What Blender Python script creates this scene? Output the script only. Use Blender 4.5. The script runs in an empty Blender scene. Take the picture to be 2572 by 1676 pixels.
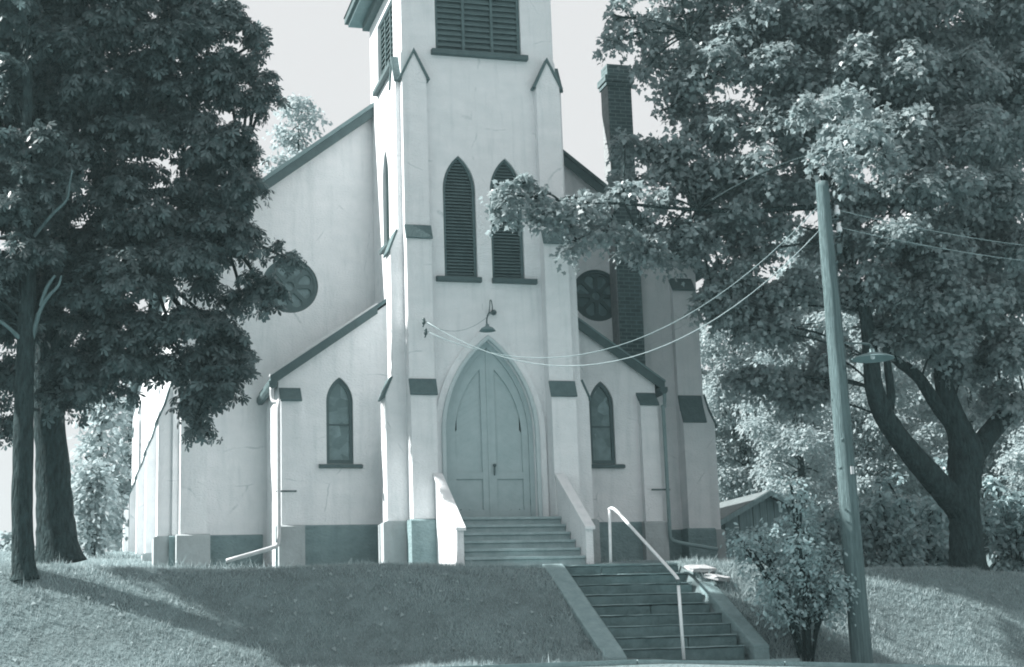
import bpy, bmesh, math, random
import numpy as np
from mathutils import Vector, Matrix

random.seed(7)
RNG = np.random.default_rng(11)
sc = bpy.context.scene
COL = sc.collection

# ------------------------------------------------------------------ camera, sky, sun, exposure
CAM_POS = Vector((-6.869, -25.181, -1.421))
CAM_F = 3897.2 / 2572.0 * 36.0
YAW, PITCH, ROLL = (math.radians(a) for a in (16.199, 11.695, -1.970))
fwd = Vector((math.sin(YAW) * math.cos(PITCH), math.cos(YAW) * math.cos(PITCH), math.sin(PITCH)))
rt0 = Vector((math.cos(YAW), -math.sin(YAW), 0))
up0 = rt0.cross(fwd)
rt = math.cos(ROLL) * rt0 + math.sin(ROLL) * up0
up = -math.sin(ROLL) * rt0 + math.cos(ROLL) * up0
cam_data = bpy.data.cameras.new("camera")
cam = bpy.data.objects.new("camera", cam_data)
COL.objects.link(cam)
cam.matrix_world = Matrix(((rt.x, up.x, -fwd.x, CAM_POS.x), (rt.y, up.y, -fwd.y, CAM_POS.y),
                           (rt.z, up.z, -fwd.z, CAM_POS.z), (0, 0, 0, 1)))
cam_data.sensor_fit = 'HORIZONTAL'
cam_data.sensor_width = 36.0
cam_data.lens = CAM_F
cam_data.clip_start = 0.1
cam_data.clip_end = 2000
sc.camera = cam

SUN_EL = math.radians(43)
SUN_H = Vector((-0.955, 0.297, 0))
SUN_DIR = (SUN_H * math.cos(SUN_EL) + Vector((0, 0, math.sin(SUN_EL)))).normalized()
sd = bpy.data.lights.new("sun", 'SUN')
sd.energy = 5.0
sd.angle = math.radians(0.55)
sd.color = (1.0, 0.985, 0.96)
sun = bpy.data.objects.new("sun", sd)
COL.objects.link(sun)
sun.rotation_euler = (-SUN_DIR).to_track_quat('-Z', 'Y').to_euler()

SKY_TINT = (0.988, 1.0, 1.015)
world = bpy.data.worlds.new("World")
sc.world = world
world.use_nodes = True
wn = world.node_tree.nodes
wl = world.node_tree.links
bg = wn["Background"]
bg.inputs["Strength"].default_value = 0.05
sky = wn.new("ShaderNodeTexSky")
sky.sky_type = 'NISHITA'
sky.sun_disc = False
sky.sun_elevation = SUN_EL
sky.sun_rotation = math.atan2(SUN_H.x, SUN_H.y)
sky.air_density = 1.0
sky.dust_density = 4.0
bw = wn.new("ShaderNodeRGBToBW")            # the photograph is a monochrome print: grey, thinly hazy sky
wl.new(sky.outputs[0], bw.inputs[0])
soft = wn.new("ShaderNodeMapRange")          # thin high haze evens the sky out
soft.inputs["From Min"].default_value = 0.0
soft.inputs["From Max"].default_value = 20.0
soft.inputs["To Min"].default_value = 6.3
soft.inputs["To Max"].default_value = 7.85
wl.new(bw.outputs[0], soft.inputs["Value"])
tint = wn.new("ShaderNodeVectorMath")
tint.operation = 'SCALE'
tint.inputs[0].default_value = SKY_TINT
wl.new(soft.outputs[0], tint.inputs["Scale"])
wl.new(tint.outputs[0], bg.inputs["Color"])

sc.view_settings.view_transform = 'Standard'
sc.view_settings.look = 'None'
sc.view_settings.exposure = 1.3
sc.view_settings.gamma = 1.0
sc.render.engine = 'CYCLES'
sc.cycles.filter_width = 1.9
sc.cycles.max_bounces = 8
sc.cycles.transparent_max_bounces = 8

# ------------------------------------------------------------------ materials
def toned(g, tone=None):
    """grey of a toned black-and-white print: darker greys lean further to teal"""
    t = min(1.0, max(0.0, (0.75 - (tone or g)) / 0.65))
    r = 0.985 + (0.675 - 0.985) * t
    b = 1.020 + (1.13 - 1.020) * t
    gg = (1 - 0.2126 * r - 0.0722 * b) / 0.7152
    return (min(1, g * r), min(1, g * gg), min(1, g * b), 1)

MATS = {}
def material(name, g, amount=0.12, scale=6.0, rough=0.8, bump=0.15, bump_scale=30.0, spec=0.3, stretch=(1, 1, 1),
             streak=0.0, metal=0.0, attr=False, translucent=0.0, coords='Object', tone=None, bump_dist=0.05, cracks=0.0):
    m = bpy.data.materials.new(name)
    m.use_nodes = True
    nt = m.node_tree
    n, l = nt.nodes, nt.links
    p = n["Principled BSDF"]
    p.inputs["Roughness"].default_value = rough
    p.inputs["Metallic"].default_value = metal
    p.inputs["Specular IOR Level"].default_value = spec
    tc = n.new("ShaderNodeTexCoord")
    mp = n.new("ShaderNodeMapping")
    mp.inputs["Scale"].default_value = stretch
    l.new(tc.outputs[coords], mp.inputs["Vector"])
    nz = n.new("ShaderNodeTexNoise")
    nz.inputs["Scale"].default_value = scale
    nz.inputs["Detail"].default_value = 8
    nz.inputs["Roughness"].default_value = 0.65
    l.new(mp.outputs[0], nz.inputs["Vector"])
    fac = nz.outputs["Fac"]
    if attr:
        at = n.new("ShaderNodeAttribute")
        at.attribute_name = "shade"
        fac = at.outputs["Fac"]
    rp = n.new("ShaderNodeMapRange")
    rp.inputs["From Min"].default_value = 0.25 if not attr else 0.0
    rp.inputs["From Max"].default_value = 0.75 if not attr else 1.0
    l.new(fac, rp.inputs["Value"])
    mx = n.new("ShaderNodeMix")
    mx.data_type = 'RGBA'
    mx.inputs[6].default_value = toned(g * (1 - amount), tone)
    mx.inputs[7].default_value = toned(g * (1 + amount), tone)
    l.new(rp.outputs[0], mx.inputs[0])
    out = mx.outputs[2]
    if cracks > 0:
        wn_ = n.new("ShaderNodeTexNoise"); wn_.inputs["Scale"].default_value = 2.5; wn_.inputs["Detail"].default_value = 5
        l.new(tc.outputs[coords], wn_.inputs["Vector"])
        wa = n.new("ShaderNodeMix"); wa.data_type = 'VECTOR'; wa.inputs[0].default_value = 0.12
        l.new(tc.outputs[coords], wa.inputs[4]); l.new(wn_.outputs["Color"], wa.inputs[5])
        vo = n.new("ShaderNodeTexVoronoi"); vo.feature = 'DISTANCE_TO_EDGE'; vo.inputs["Scale"].default_value = 0.55
        l.new(wa.outputs[1], vo.inputs["Vector"])
        cr = n.new("ShaderNodeMapRange"); cr.inputs["From Min"].default_value = 0.006; cr.inputs["From Max"].default_value = 0.0; cr.inputs["To Max"].default_value = cracks
        l.new(vo.outputs["Distance"], cr.inputs["Value"])
        mk = n.new("ShaderNodeMapRange"); mk.inputs["From Min"].default_value = 0.5; mk.inputs["From Max"].default_value = 0.62
        l.new(fac, mk.inputs["Value"])
        ml_ = n.new("ShaderNodeMath"); ml_.operation = 'MULTIPLY'
        l.new(cr.outputs[0], ml_.inputs[0]); l.new(mk.outputs[0], ml_.inputs[1])
        m3 = n.new("ShaderNodeMix"); m3.data_type = 'RGBA'
        l.new(ml_.outputs[0], m3.inputs[0]); l.new(out, m3.inputs[6]); m3.inputs[7].default_value = toned(g * 0.4, tone)
        out = m3.outputs[2]
    if streak > 0:
        sm = n.new("ShaderNodeMapping")
        sm.inputs["Scale"].default_value = (3.2, 3.2, 0.35)
        l.new(tc.outputs[coords], sm.inputs["Vector"])
        sn = n.new("ShaderNodeTexNoise")
        sn.inputs["Scale"].default_value = 2.2
        sn.inputs["Detail"].default_value = 6
        sn.inputs["Roughness"].default_value = 0.6
        l.new(sm.outputs[0], sn.inputs["Vector"])
        sr = n.new("ShaderNodeMapRange")
        sr.inputs["From Min"].default_value = 0.52
        sr.inputs["From Max"].default_value = 0.78
        sr.inputs["To Max"].default_value = streak
        l.new(sn.outputs["Fac"], sr.inputs["Value"])
        m2 = n.new("ShaderNodeMix")
        m2.data_type = 'RGBA'
        l.new(sr.outputs[0], m2.inputs[0])
        l.new(out, m2.inputs[6])
        m2.inputs[7].default_value = toned(g * 0.45, tone)
        out = m2.outputs[2]
    l.new(out, p.inputs["Base Color"])
    if bump > 0:
        bn = n.new("ShaderNodeTexNoise")
        bn.inputs["Scale"].default_value = bump_scale
        bn.inputs["Detail"].default_value = 6
        l.new(mp.outputs[0], bn.inputs["Vector"])
        bp = n.new("ShaderNodeBump")
        bp.inputs["Strength"].default_value = bump
        bp.inputs["Distance"].default_value = bump_dist
        l.new(bn.outputs["Fac"], bp.inputs["Height"])
        l.new(bp.outputs[0], p.inputs["Normal"])
    if translucent > 0:
        tr = n.new("ShaderNodeBsdfTranslucent")
        l.new(out, tr.inputs["Color"])
        ms = n.new("ShaderNodeMixShader")
        ms.inputs[0].default_value = translucent
        l.new(p.outputs[0], ms.inputs[1])
        l.new(tr.outputs[0], ms.inputs[2])
        l.new(ms.outputs[0], n["Material Output"].inputs["Surface"])
    MATS[name] = m
    return m

STUCCO = material("white stucco", 0.75, 0.075, 2.2, 0.85, 0.35, 26, 0.2, (1, 1, 1.6), 0.26, cracks=0.5)
PLINTH = material("grey cement plinth", 0.25, 0.22, 4.0, 0.9, 0.5, 16, 0.2, (1, 1, 1.5), 0.3)
PLINTH_LIGHT = material("pale cement plinth block", 0.40, 0.14, 3.0, 0.9, 0.3, 20, 0.2, (1, 1, 1), 0.2, tone=0.6)
SUNLIT_BRICK = material("sunlit brick flank", 0.27, 0.3, 9, 0.9, 0.4, 20, 0.2, streak=0.3, tone=0.65)  # brick lightened to carry the sun on the chimney's left face
SLATE = material("slate weathering", 0.13, 0.2, 8, 0.7, 0.3, 25, 0.3)
TRIM = material("dark painted timber", 0.10, 0.2, 6, 0.6, 0.1, 30, 0.35)
TRIM_MID = material("grey painted timber", 0.22, 0.15, 6, 0.6, 0.1, 30, 0.35)
LOUVRE = material("dark green louvre paint", 0.12, 0.25, 5, 0.65, 0.1, 30, 0.3)
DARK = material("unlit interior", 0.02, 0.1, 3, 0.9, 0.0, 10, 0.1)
DOOR = material("grey door paint", 0.42, 0.10, 5, 0.6, 0.08, 40, 0.3)
DOOR_TRIM = material("painted door moulding", 0.52, 0.08, 5, 0.6, 0.08, 40, 0.3)
ROOF = material("roof shingles", 0.12, 0.3, 9, 0.85, 0.4, 14, 0.25)
METAL = material("galvanised pipe", 0.5, 0.15, 9, 0.5, 0.03, 40, 0.4, tone=0.7)
METAL_DARK = material("dark iron", 0.10, 0.3, 9, 0.5, 0.1, 40, 0.4)
STEP = material("painted entrance step", 0.36, 0.2, 5, 0.7, 0.15, 30, 0.3, streak=0.15)
RAIL = material("white painted pipe", 0.74, 0.1, 9, 0.4, 0.03, 40, 0.4)
STONE = material("weathered stone", 0.155, 0.35, 4, 0.9, 0.5, 14, 0.2, streak=0.2)
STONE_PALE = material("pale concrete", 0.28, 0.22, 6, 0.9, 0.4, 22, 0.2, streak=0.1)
SLAB = material("pale flagstone", 0.38, 0.15, 8, 0.85, 0.3, 25, 0.2, tone=0.7)
WALK = material("pavement", 0.34, 0.15, 3, 0.9, 0.3, 40, 0.2)
ROAD = material("dusty concrete road", 0.26, 0.2, 5, 0.9, 0.3, 60, 0.2)
POLE = material("weathered pole wood", 0.165, 0.45, 4, 0.9, 0.9, 14, 0.15, (7, 7, 0.35))
BARK = material("rough bark", 0.048, 0.7, 7, 0.95, 1.0, 11, 0.1, (2.6, 2.6, 0.7), bump_dist=0.12)
BARK_PALE = material("bare pale branch wood", 0.15, 0.3, 5, 0.9, 0.4, 12, 0.2, (2, 2, 0.6))
BOARDS = material("weathered shed boards", 0.24, 0.3, 2.5, 0.9, 0.3, 18, 0.2, (8, 8, 0.6))
SHED_ROOF = material("pale shed roofing", 0.14, 0.25, 6, 0.9, 0.3, 18, 0.2, tone=0.5)
PORCELAIN = material("white porcelain", 0.72, 0.05, 5, 0.25, 0.0, 10, 0.5)
WIRE = material("worn pale wire", 0.36, 0.35, 9, 0.6, 0.0, 10, 0.3)
WIRE_DARK = material("dull grey wire", 0.3, 0.3, 9, 0.6, 0.0, 10, 0.3)
GROUND = material("earth and turf", 0.18, 0.35, 2.5, 0.95, 0.6, 12, 0.1, tone=0.35)
GRASS = material("grass blade", 0.345, 0.40, 1, 0.6, 0.0, 10, 0.25, attr=True, translucent=0.3, tone=0.45)
LEAF_CHESTNUT = material("chestnut leaf", 0.115, 0.45, 1, 0.42, 0.0, 10, 0.5, attr=True, translucent=0.35, tone=0.2)
LEAF_MAPLE = material("maple leaf", 0.33, 0.35, 1, 0.42, 0.0, 10, 0.5, attr=True, translucent=0.5, tone=0.45)
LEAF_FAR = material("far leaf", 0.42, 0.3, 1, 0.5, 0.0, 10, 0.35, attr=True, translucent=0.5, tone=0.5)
LEAF_SHRUB = material("shrub leaf", 0.42, 0.4, 1, 0.42, 0.0, 10, 0.45, attr=True, translucent=0.4, tone=0.35)

def glass_material():
    m = bpy.data.materials.new("leaded figured glass")
    m.use_nodes = True
    n, l = m.node_tree.nodes, m.node_tree.links
    p = n["Principled BSDF"]
    p.inputs["Roughness"].default_value = 0.45
    p.inputs["Specular IOR Level"].default_value = 0.25
    tc = n.new("ShaderNodeTexCoord")
    vo = n.new("ShaderNodeTexVoronoi")
    vo.feature = 'F1'
    vo.inputs["Scale"].default_value = 5.0
    l.new(tc.outputs["Object"], vo.inputs["Vector"])
    nz = n.new("ShaderNodeTexNoise")
    nz.inputs["Scale"].default_value = 7
    l.new(tc.outputs["Object"], nz.inputs["Vector"])
    ad = n.new("ShaderNodeMath")
    ad.operation = 'MULTIPLY'
    bwn = n.new("ShaderNodeRGBToBW")
    l.new(vo.outputs["Color"], bwn.inputs[0])
    l.new(bwn.outputs[0], ad.inputs[0])
    l.new(nz.outputs["Fac"], ad.inputs[1])
    rp = n.new("ShaderNodeMapRange")
    rp.inputs["From Max"].default_value = 0.5
    l.new(ad.outputs[0], rp.inputs["Value"])
    mx = n.new("ShaderNodeMix")
    mx.data_type = 'RGBA'
    mx.inputs[6].default_value = toned(0.125)
    mx.inputs[7].default_value = toned(0.27)
    l.new(rp.outputs[0], mx.inputs[0])
    l.new(mx.outputs[2], p.inputs["Base Color"])
    return m
GLASS = glass_material()

def brick_material():
    m = bpy.data.materials.new("chimney brick")
    m.use_nodes = True
    n, l = m.node_tree.nodes, m.node_tree.links
    p = n["Principled BSDF"]
    p.inputs["Roughness"].default_value = 0.9
    tc = n.new("ShaderNodeTexCoord")
    sp = n.new("ShaderNodeSeparateXYZ")
    l.new(tc.outputs["Object"], sp.inputs[0])
    ad = n.new("ShaderNodeMath")
    l.new(sp.outputs[0], ad.inputs[0])
    l.new(sp.outputs[1], ad.inputs[1])
    cb = n.new("ShaderNodeCombineXYZ")
    l.new(ad.outputs[0], cb.inputs[0])
    l.new(sp.outputs[2], cb.inputs[1])
    br = n.new("ShaderNodeTexBrick")
    br.inputs["Scale"].default_value = 1.0
    br.inputs["Brick Width"].default_value = 0.215
    br.inputs["Row Height"].default_value = 0.078
    br.inputs["Mortar Size"].default_value = 0.009
    br.inputs["Color1"].default_value = toned(0.115)
    br.inputs["Color2"].default_value = toned(0.165)
    br.inputs["Mortar"].default_value = toned(0.26)
    l.new(cb.outputs[0], br.inputs["Vector"])
    nz = n.new("ShaderNodeTexNoise")
    nz.inputs["Scale"].default_value = 9
    l.new(tc.outputs["Object"], nz.inputs["Vector"])
    mm = n.new("ShaderNodeMix")
    mm.data_type = 'RGBA'
    mm.blend_type = 'MULTIPLY'
    mm.inputs[0].default_value = 0.5
    l.new(br.outputs["Color"], mm.inputs[6])
    l.new(nz.outputs["Fac"], mm.inputs[7])
    l.new(mm.outputs[2], p.inputs["Base Color"])
    bp = n.new("ShaderNodeBump")
    bp.inputs["Strength"].default_value = 0.5
    bp.inputs["Distance"].default_value = 0.01
    l.new(br.outputs["Fac"], bp.inputs["Height"])
    bp.invert = True
    l.new(bp.outputs[0], p.inputs["Normal"])
    return m
BRICK = brick_material()

# ------------------------------------------------------------------ mesh helpers
def thing(name, label, cat, loc=(0, 0, 0), group=None, kind=None):
    o = bpy.data.objects.new(name, None)
    o.empty_display_size = 0.2
    COL.objects.link(o)
    o.location = loc
    tag(o, label, cat, group, kind)
    return o

def tag(o, label=None, cat=None, group=None, kind=None):
    if label: o["label"] = label
    if cat: o["category"] = cat
    if group: o["group"] = group
    if kind: o["kind"] = kind
    return o

def world_loc(o):
    v = Vector((0, 0, 0))
    while o is not None:
        v += o.location
        o = o.parent
    return v

def obj(name, bm, mat, parent=None, smooth=False, bevel=0.0):
    """bm is in world coordinates; link as one mesh object under parent"""
    if isinstance(bm, bmesh.types.BMesh):
        bmesh.ops.recalc_face_normals(bm, faces=bm.faces[:])
        me = bpy.data.meshes.new(name)
        bm.to_mesh(me)
        bm.free()
    else:
        me = bm
    o = bpy.data.objects.new(name, me)
    COL.objects.link(o)
    me.materials.append(mat)
    if parent is not None:
        o.parent = parent
        w = world_loc(parent)
        me.transform(Matrix.Translation(-w))
    if smooth:
        me.polygons.foreach_set("use_smooth", [True] * len(me.polygons))
    if bevel > 0:
        b = o.modifiers.new("edge", 'BEVEL')
        b.width = bevel
        b.segments = 2
        b.limit_method = 'ANGLE'
        b.angle_limit = math.radians(40)
    return o

def box(bm, x0, x1, y0, y1, z0, z1):
    v = [bm.verts.new(p) for p in ((x0, y0, z0), (x1, y0, z0), (x1, y1, z0), (x0, y1, z0),
                                   (x0, y0, z1), (x1, y0, z1), (x1, y1, z1), (x0, y1, z1))]
    for f in ((0, 3, 2, 1), (4, 5, 6, 7), (0, 1, 5, 4), (1, 2, 6, 5), (2, 3, 7, 6), (3, 0, 4, 7)):
        bm.faces.new([v[i] for i in f])
    return bm

def newbox(*a):
    return box(bmesh.new(), *a)

def prism(bm, pts, d):
    """closed solid from a planar polygon of 3D points swept by vector d"""
    d = Vector(d)
    a = [bm.verts.new(Vector(p)) for p in pts]
    b = [bm.verts.new(Vector(p) + d) for p in pts]
    n = len(a)
    bm.faces.new(a)
    bm.faces.new(b[::-1])
    for i in range(n):
        bm.faces.new((a[i], a[(i + 1) % n], b[(i + 1) % n], b[i]))
    return bm

def smooth_path(pts, sub=4):
    """Catmull-Rom through (x,y,z,r) points"""
    P = [np.array(p, float) for p in pts]
    if len(P) < 3 or sub <= 1:
        return P
    out = []
    for i in range(len(P) - 1):
        p0 = P[max(i - 1, 0)]; p1 = P[i]; p2 = P[i + 1]; p3 = P[min(i + 2, len(P) - 1)]
        for k in range(sub):
            t = k / sub
            out.append(0.5 * (2 * p1 + (p2 - p0) * t + (2 * p0 - 5 * p1 + 4 * p2 - p3) * t * t
                              + (3 * p1 - p0 - 3 * p2 + p3) * t ** 3))
    out.append(P[-1])
    return out

def tube(bm, pts, n=8, sub=4, rough=0.0, cap=True):
    """tube of varying radius along (x,y,z,r) points"""
    Q = smooth_path(pts, sub)
    rings = []
    ref = None
    for i, q in enumerate(Q):
        c = Vector(q[:3])
        t = Vector(Q[min(i + 1, len(Q) - 1)][:3]) - Vector(Q[max(i - 1, 0)][:3])
        if t.length < 1e-9:
            t = Vector((0, 0, 1))
        t.normalize()
        if ref is None:
            ref = Vector((1, 0, 0)) if abs(t.x) < 0.8 else Vector((0, 1, 0))
        u = (ref - t * ref.dot(t)).normalized()
        w = t.cross(u)
        ref = u
        ring = []
        for k in range(n):
            a = 2 * math.pi * k / n
            r = max(q[3], 0.001) * (1 + (rough * (random.random() - 0.5) * 2 if rough else 0))
            ring.append(bm.verts.new(c + (u * math.cos(a) + w * math.sin(a)) * r))
        rings.append(ring)
    for a, b in zip(rings, rings[1:]):
        for k in range(n):
            bm.faces.new((a[k], a[(k + 1) % n], b[(k + 1) % n], b[k]))
    if cap:
        bm.faces.new(rings[0][::-1])
        bm.faces.new(rings[-1])
    return bm

def lathe(bm, prof, c, n=24):
    """surface of revolution about a vertical axis through c; prof = (r,z) list"""
    c = Vector(c)
    rings = []
    for r, z in prof:
        if r < 1e-6:
            rings.append([bm.verts.new(c + Vector((0, 0, z)))])
        else:
            rings.append([bm.verts.new(c + Vector((r * math.cos(2 * math.pi * k / n), r * math.sin(2 * math.pi * k / n), z))) for k in range(n)])
    for a, b in zip(rings, rings[1:]):
        for k in range(n):
            k2 = (k + 1) % n
            if len(a) == 1 and len(b) == 1: continue
            if len(a) == 1: bm.faces.new((a[0], b[k2], b[k]))
            elif len(b) == 1: bm.faces.new((a[k], a[k2], b[0]))
            else: bm.faces.new((a[k], a[k2], b[k2], b[k]))
    return bm

def arch2d(hw, z0, zs, za, n=10, cx=0.0):
    """pointed-arch outline: half width hw, sill z0, springing zs, apex za"""
    H = za - zs
    R = (hw * hw + H * H) / (2 * hw)
    pts = [(cx - hw, z0), (cx + hw, z0), (cx + hw, zs)]
    a1 = math.atan2(H, R - hw)
    for k in range(1, n + 1):
        a = a1 * k / n
        pts.append((cx + hw - R + R * math.cos(a), zs + R * math.sin(a)))
    for k in range(n - 1, -1, -1):
        a = a1 * k / n
        pts.append((cx - hw + R - R * math.cos(a), zs + R * math.sin(a)))
    return pts

def circle2d(cx, cz, r, n=40):
    return [(cx + r * math.cos(2 * math.pi * k / n), cz + r * math.sin(2 * math.pi * k / n)) for k in range(n)]

def holed_wall(bm, outer, holes, place, depth_vec):
    """flat wall with openings; place maps 2D to 3D; reveals go back along depth_vec"""
    tmp = bmesh.new()
    loops = []
    for poly in [outer] + holes:
        vs = [tmp.verts.new((p[0], p[1], 0)) for p in poly]
        for i in range(len(vs)):
            tmp.edges.new((vs[i], vs[(i + 1) % len(vs)]))
    bmesh.ops.triangle_fill(tmp, use_beauty=True, use_dissolve=False, edges=tmp.edges[:])
    mp = {}
    for v in tmp.verts:
        mp[v] = bm.verts.new(place(v.co.x, v.co.y))
    for f in tmp.faces:
        bm.faces.new([mp[v] for v in f.verts])
    tmp.free()
    dv = Vector(depth_vec)
    for poly in holes:
        a = [bm.verts.new(place(*p)) for p in poly]
        b = [bm.verts.new(Vector(place(*p)) + dv) for p in poly]
        for i in range(len(poly)):
            j = (i + 1) % len(poly)
            bm.faces.new((a[i], a[j], b[j], b[i]))
    bmesh.ops.remove_doubles(bm, verts=bm.verts[:], dist=1e-5)
    return bm

def ring_band(bm, outer, inner, place, thick):
    """a flat frame between two outlines of equal point count, thickened by vector thick"""
    t = Vector(thick)
    n = len(outer)
    A = [bm.verts.new(place(*p)) for p in outer]; B = [bm.verts.new(place(*p)) for p in inner]
    A2 = [bm.verts.new(Vector(place(*p)) + t) for p in outer]; B2 = [bm.verts.new(Vector(place(*p)) + t) for p in inner]
    for i in range(n):
        j = (i + 1) % n
        bm.faces.new((A[i], A[j], B[j], B[i]))
        bm.faces.new((A2[j], A2[i], B2[i], B2[j]))
        bm.faces.new((A[j], A[i], A2[i], A2[j]))
        bm.faces.new((B[i], B[j], B2[j], B2[i]))
    return bm

def fill(bm, poly, place):
    bm.faces.new([bm.verts.new(place(*p)) for p in poly])
    return bm

# ------------------------------------------------------------------ ground
def smooth01(t):
    t = np.clip(t, 0, 1)
    return t * t * (3 - 2 * t)

def ground_h(x, y):
    x = np.asarray(x, float); y = np.asarray(y, float)
    base = -0.08 + 0.10 * np.clip(y + 0.2, 0, 14) + 0.015 * np.clip(-x - 3, 0, 6) - 0.045 * np.clip(x - 2, 0, 8)
    foot = -1.55 - 0.055 * np.clip(x - 0.4, 0, 14)
    wide = smooth01((np.abs(x - 1.3) - 2.2) / 2.5)                          # the bank is steeper away from the steps
    t = np.clip((-2.15 - y) / (2.75 - 0.85 * wide), 0, 1)
    s = 0.55 * t + 0.45 * smooth01(t)
    z = base * (1 - s) + foot * s
    z = z - 0.10 * np.clip((-6.55 - y) / 0.25, 0, 1)                      # kerb drop
    z = z - 1.35 * smooth01((-6.8 - y) / 13.0)                             # the road falls away
    z = z + 0.05 * np.sin(x * 1.3 + 0.7 * y) * np.clip((-1.2 - y), 0, 1) * np.clip((y + 5.0), 0, 1)
    return z

def build_ground():
    def axis(lo, hi, fine_lo, fine_hi, df, n):
        a = np.concatenate([-np.geomspace(1, fine_lo - lo + 1, n)[::-1] + fine_lo + 1,
                            np.arange(fine_lo, fine_hi, df), np.geomspace(1, hi - fine_hi + 1, n) + fine_hi - 1])
        return np.unique(np.round(a, 4))
    xs = axis(-150, 150, -12, 16, 0.25, 18)
    ys = axis(-60, 150, -8, 6, 0.125, 20)
    X, Y = np.meshgrid(xs, ys)
    Z = ground_h(X, Y)
    near = (np.abs(X - 1) < 14) & (Y > -5) & (Y < 8)
    Z = Z - np.where((X > 0.3) & (X < 2.45) & (Y < -2.2) & (Y > -4.7), 0.45, 0)   # the cut that holds the stone steps
    Z = Z + np.where(near, (RNG.random(Z.shape) - 0.5) * 0.02, 0)
    nx, ny = len(xs), len(ys)
    me = bpy.data.meshes.new("lawn")
    co = np.stack([X, Y, Z], -1).reshape(-1, 3)
    idx = np.arange(nx * ny).reshape(ny, nx)
    q = np.stack([idx[:-1, :-1], idx[:-1, 1:], idx[1:, 1:], idx[1:, :-1]], -1).reshape(-1, 4)
    mesh_from(me, co, q)
    me.polygons.foreach_set("use_smooth", [True] * len(me.polygons))
    o = obj("lawn", me, GROUND)
    tag(o, kind="structure")

def mesh_from(me, co, faces, shade=None):
    co = np.ascontiguousarray(co, dtype=np.float32)
    nf, k = faces.shape
    me.vertices.add(len(co)); me.vertices.foreach_set("co", co.ravel())
    me.loops.add(nf * k); me.loops.foreach_set("vertex_index", np.ascontiguousarray(faces, dtype=np.int32).ravel())
    me.polygons.add(nf); me.polygons.foreach_set("loop_start", np.arange(0, nf * k, k, dtype=np.int32))
    me.update(calc_edges=True)
    if shade is not None:
        a = me.attributes.new("shade", 'FLOAT', 'POINT')
        a.data.foreach_set("value", np.ascontiguousarray(shade, dtype=np.float32))

build_ground()

def strip(name, x0, x1, ys, lift, mat, dx=0.5):
    bm = bmesh.new()
    xs = np.arange(x0, x1 + dx, dx)
    rows = [[bm.verts.new((x, y, float(ground_h(x, y)) + lift)) for x in xs] for y in ys]
    for a, b in zip(rows, rows[1:]):
        for i in range(len(xs) - 1):
            bm.faces.new((a[i], a[i + 1], b[i + 1], b[i]))
    o = obj(name, bm, mat)
    tag(o, kind="structure")
    return o
strip("sidewalk", -60, 60, np.linspace(-6.5, -5.02, 5), 0.012, WALK)
strip("road", -60, 60, np.linspace(-30, -6.84, 24), 0.012, ROAD)
bm = bmesh.new()
for x in np.arange(-60, 60, 2.0):
    za = float(ground_h(x, -6.5)) + 0.02; zb = float(ground_h(x + 1.985, -6.5)) + 0.02
    prism(bm, [(x, -6.64, za - .3), (x, -6.5, za - .3), (x, -6.5, za), (x, -6.64, za)], (1.985, 0, zb - za))
tag(obj("kerb", bm, STONE_PALE), kind="structure")

# ------------------------------------------------------------------ church
church = thing("church", "white stuccoed church with louvred square tower and pointed double doors", "church", (0, 0, 0))
F = lambda y: (lambda u, z: Vector((u, y, z)))                     # front-facing plane
Wp = lambda x: (lambda u, z: Vector((x, u, z)))                    # side-facing plane

TW = 1.42      # tower half width
YN = 2.726     # nave front
YW = 1.05      # wing front
GZ = -0.6      # below ground

# --- tower
door_o = arch2d(0.78, 0.80, 2.25, 3.87, 12)
lan_l = arch2d(0.294, 4.97, 6.55, 7.17, 8, -0.424)
lan_r = arch2d(0.294, 4.97, 6.55, 7.17, 8, 0.424)
BZ0, BZ1 = 9.10, 10.38
belf = [(-0.78, BZ0), (0.80, BZ0), (0.80, BZ1), (-0.78, BZ1)]
side_belf = [(0.72, BZ0), (2.15, BZ0), (2.15, BZ1), (0.72, BZ1)]
slit = arch2d(0.28, 5.9, 7.1, 7.72, 8, 1.5)
TZT = 10.80
bm = bmesh.new()
outer = [(-TW, GZ), (TW, GZ), (TW, 9.0), (TW - 0.025, 9.06), (TW - 0.025, TZT), (-TW + 0.025, TZT), (-TW + 0.025, 9.06), (-TW, 9.0)]
holed_wall(bm, outer, [door_o, lan_l, lan_r, belf], F(0), (0, 0.16, 0))
for s in (-1, 1):
    so = [(0.0, GZ), (2.9, GZ), (2.9, TZT), (0.0, TZT)]
    X = s * TW
    def plc(u, z, X=X, s=s):
        return Vector((X - s * 0.025 * min(1, max(0, (z - 9.0) / 0.06)), u, z))
    so = [(0.0, GZ), (2.9, GZ), (2.9, 9.0), (2.9, 9.06), (2.9, TZT), (0, TZT), (0, 9.06), (0, 9.0)]
    holed_wall(bm, so, [side_belf] + ([slit] if s < 0 else []), plc, (-s * 0.16, 0, 0))
fill(bm, outer, F(2.9))
bmesh.ops.remove_doubles(bm, verts=bm.verts[:], dist=1e-4)
tower = obj("tower_wall", bm, STUCCO, church)

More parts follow.
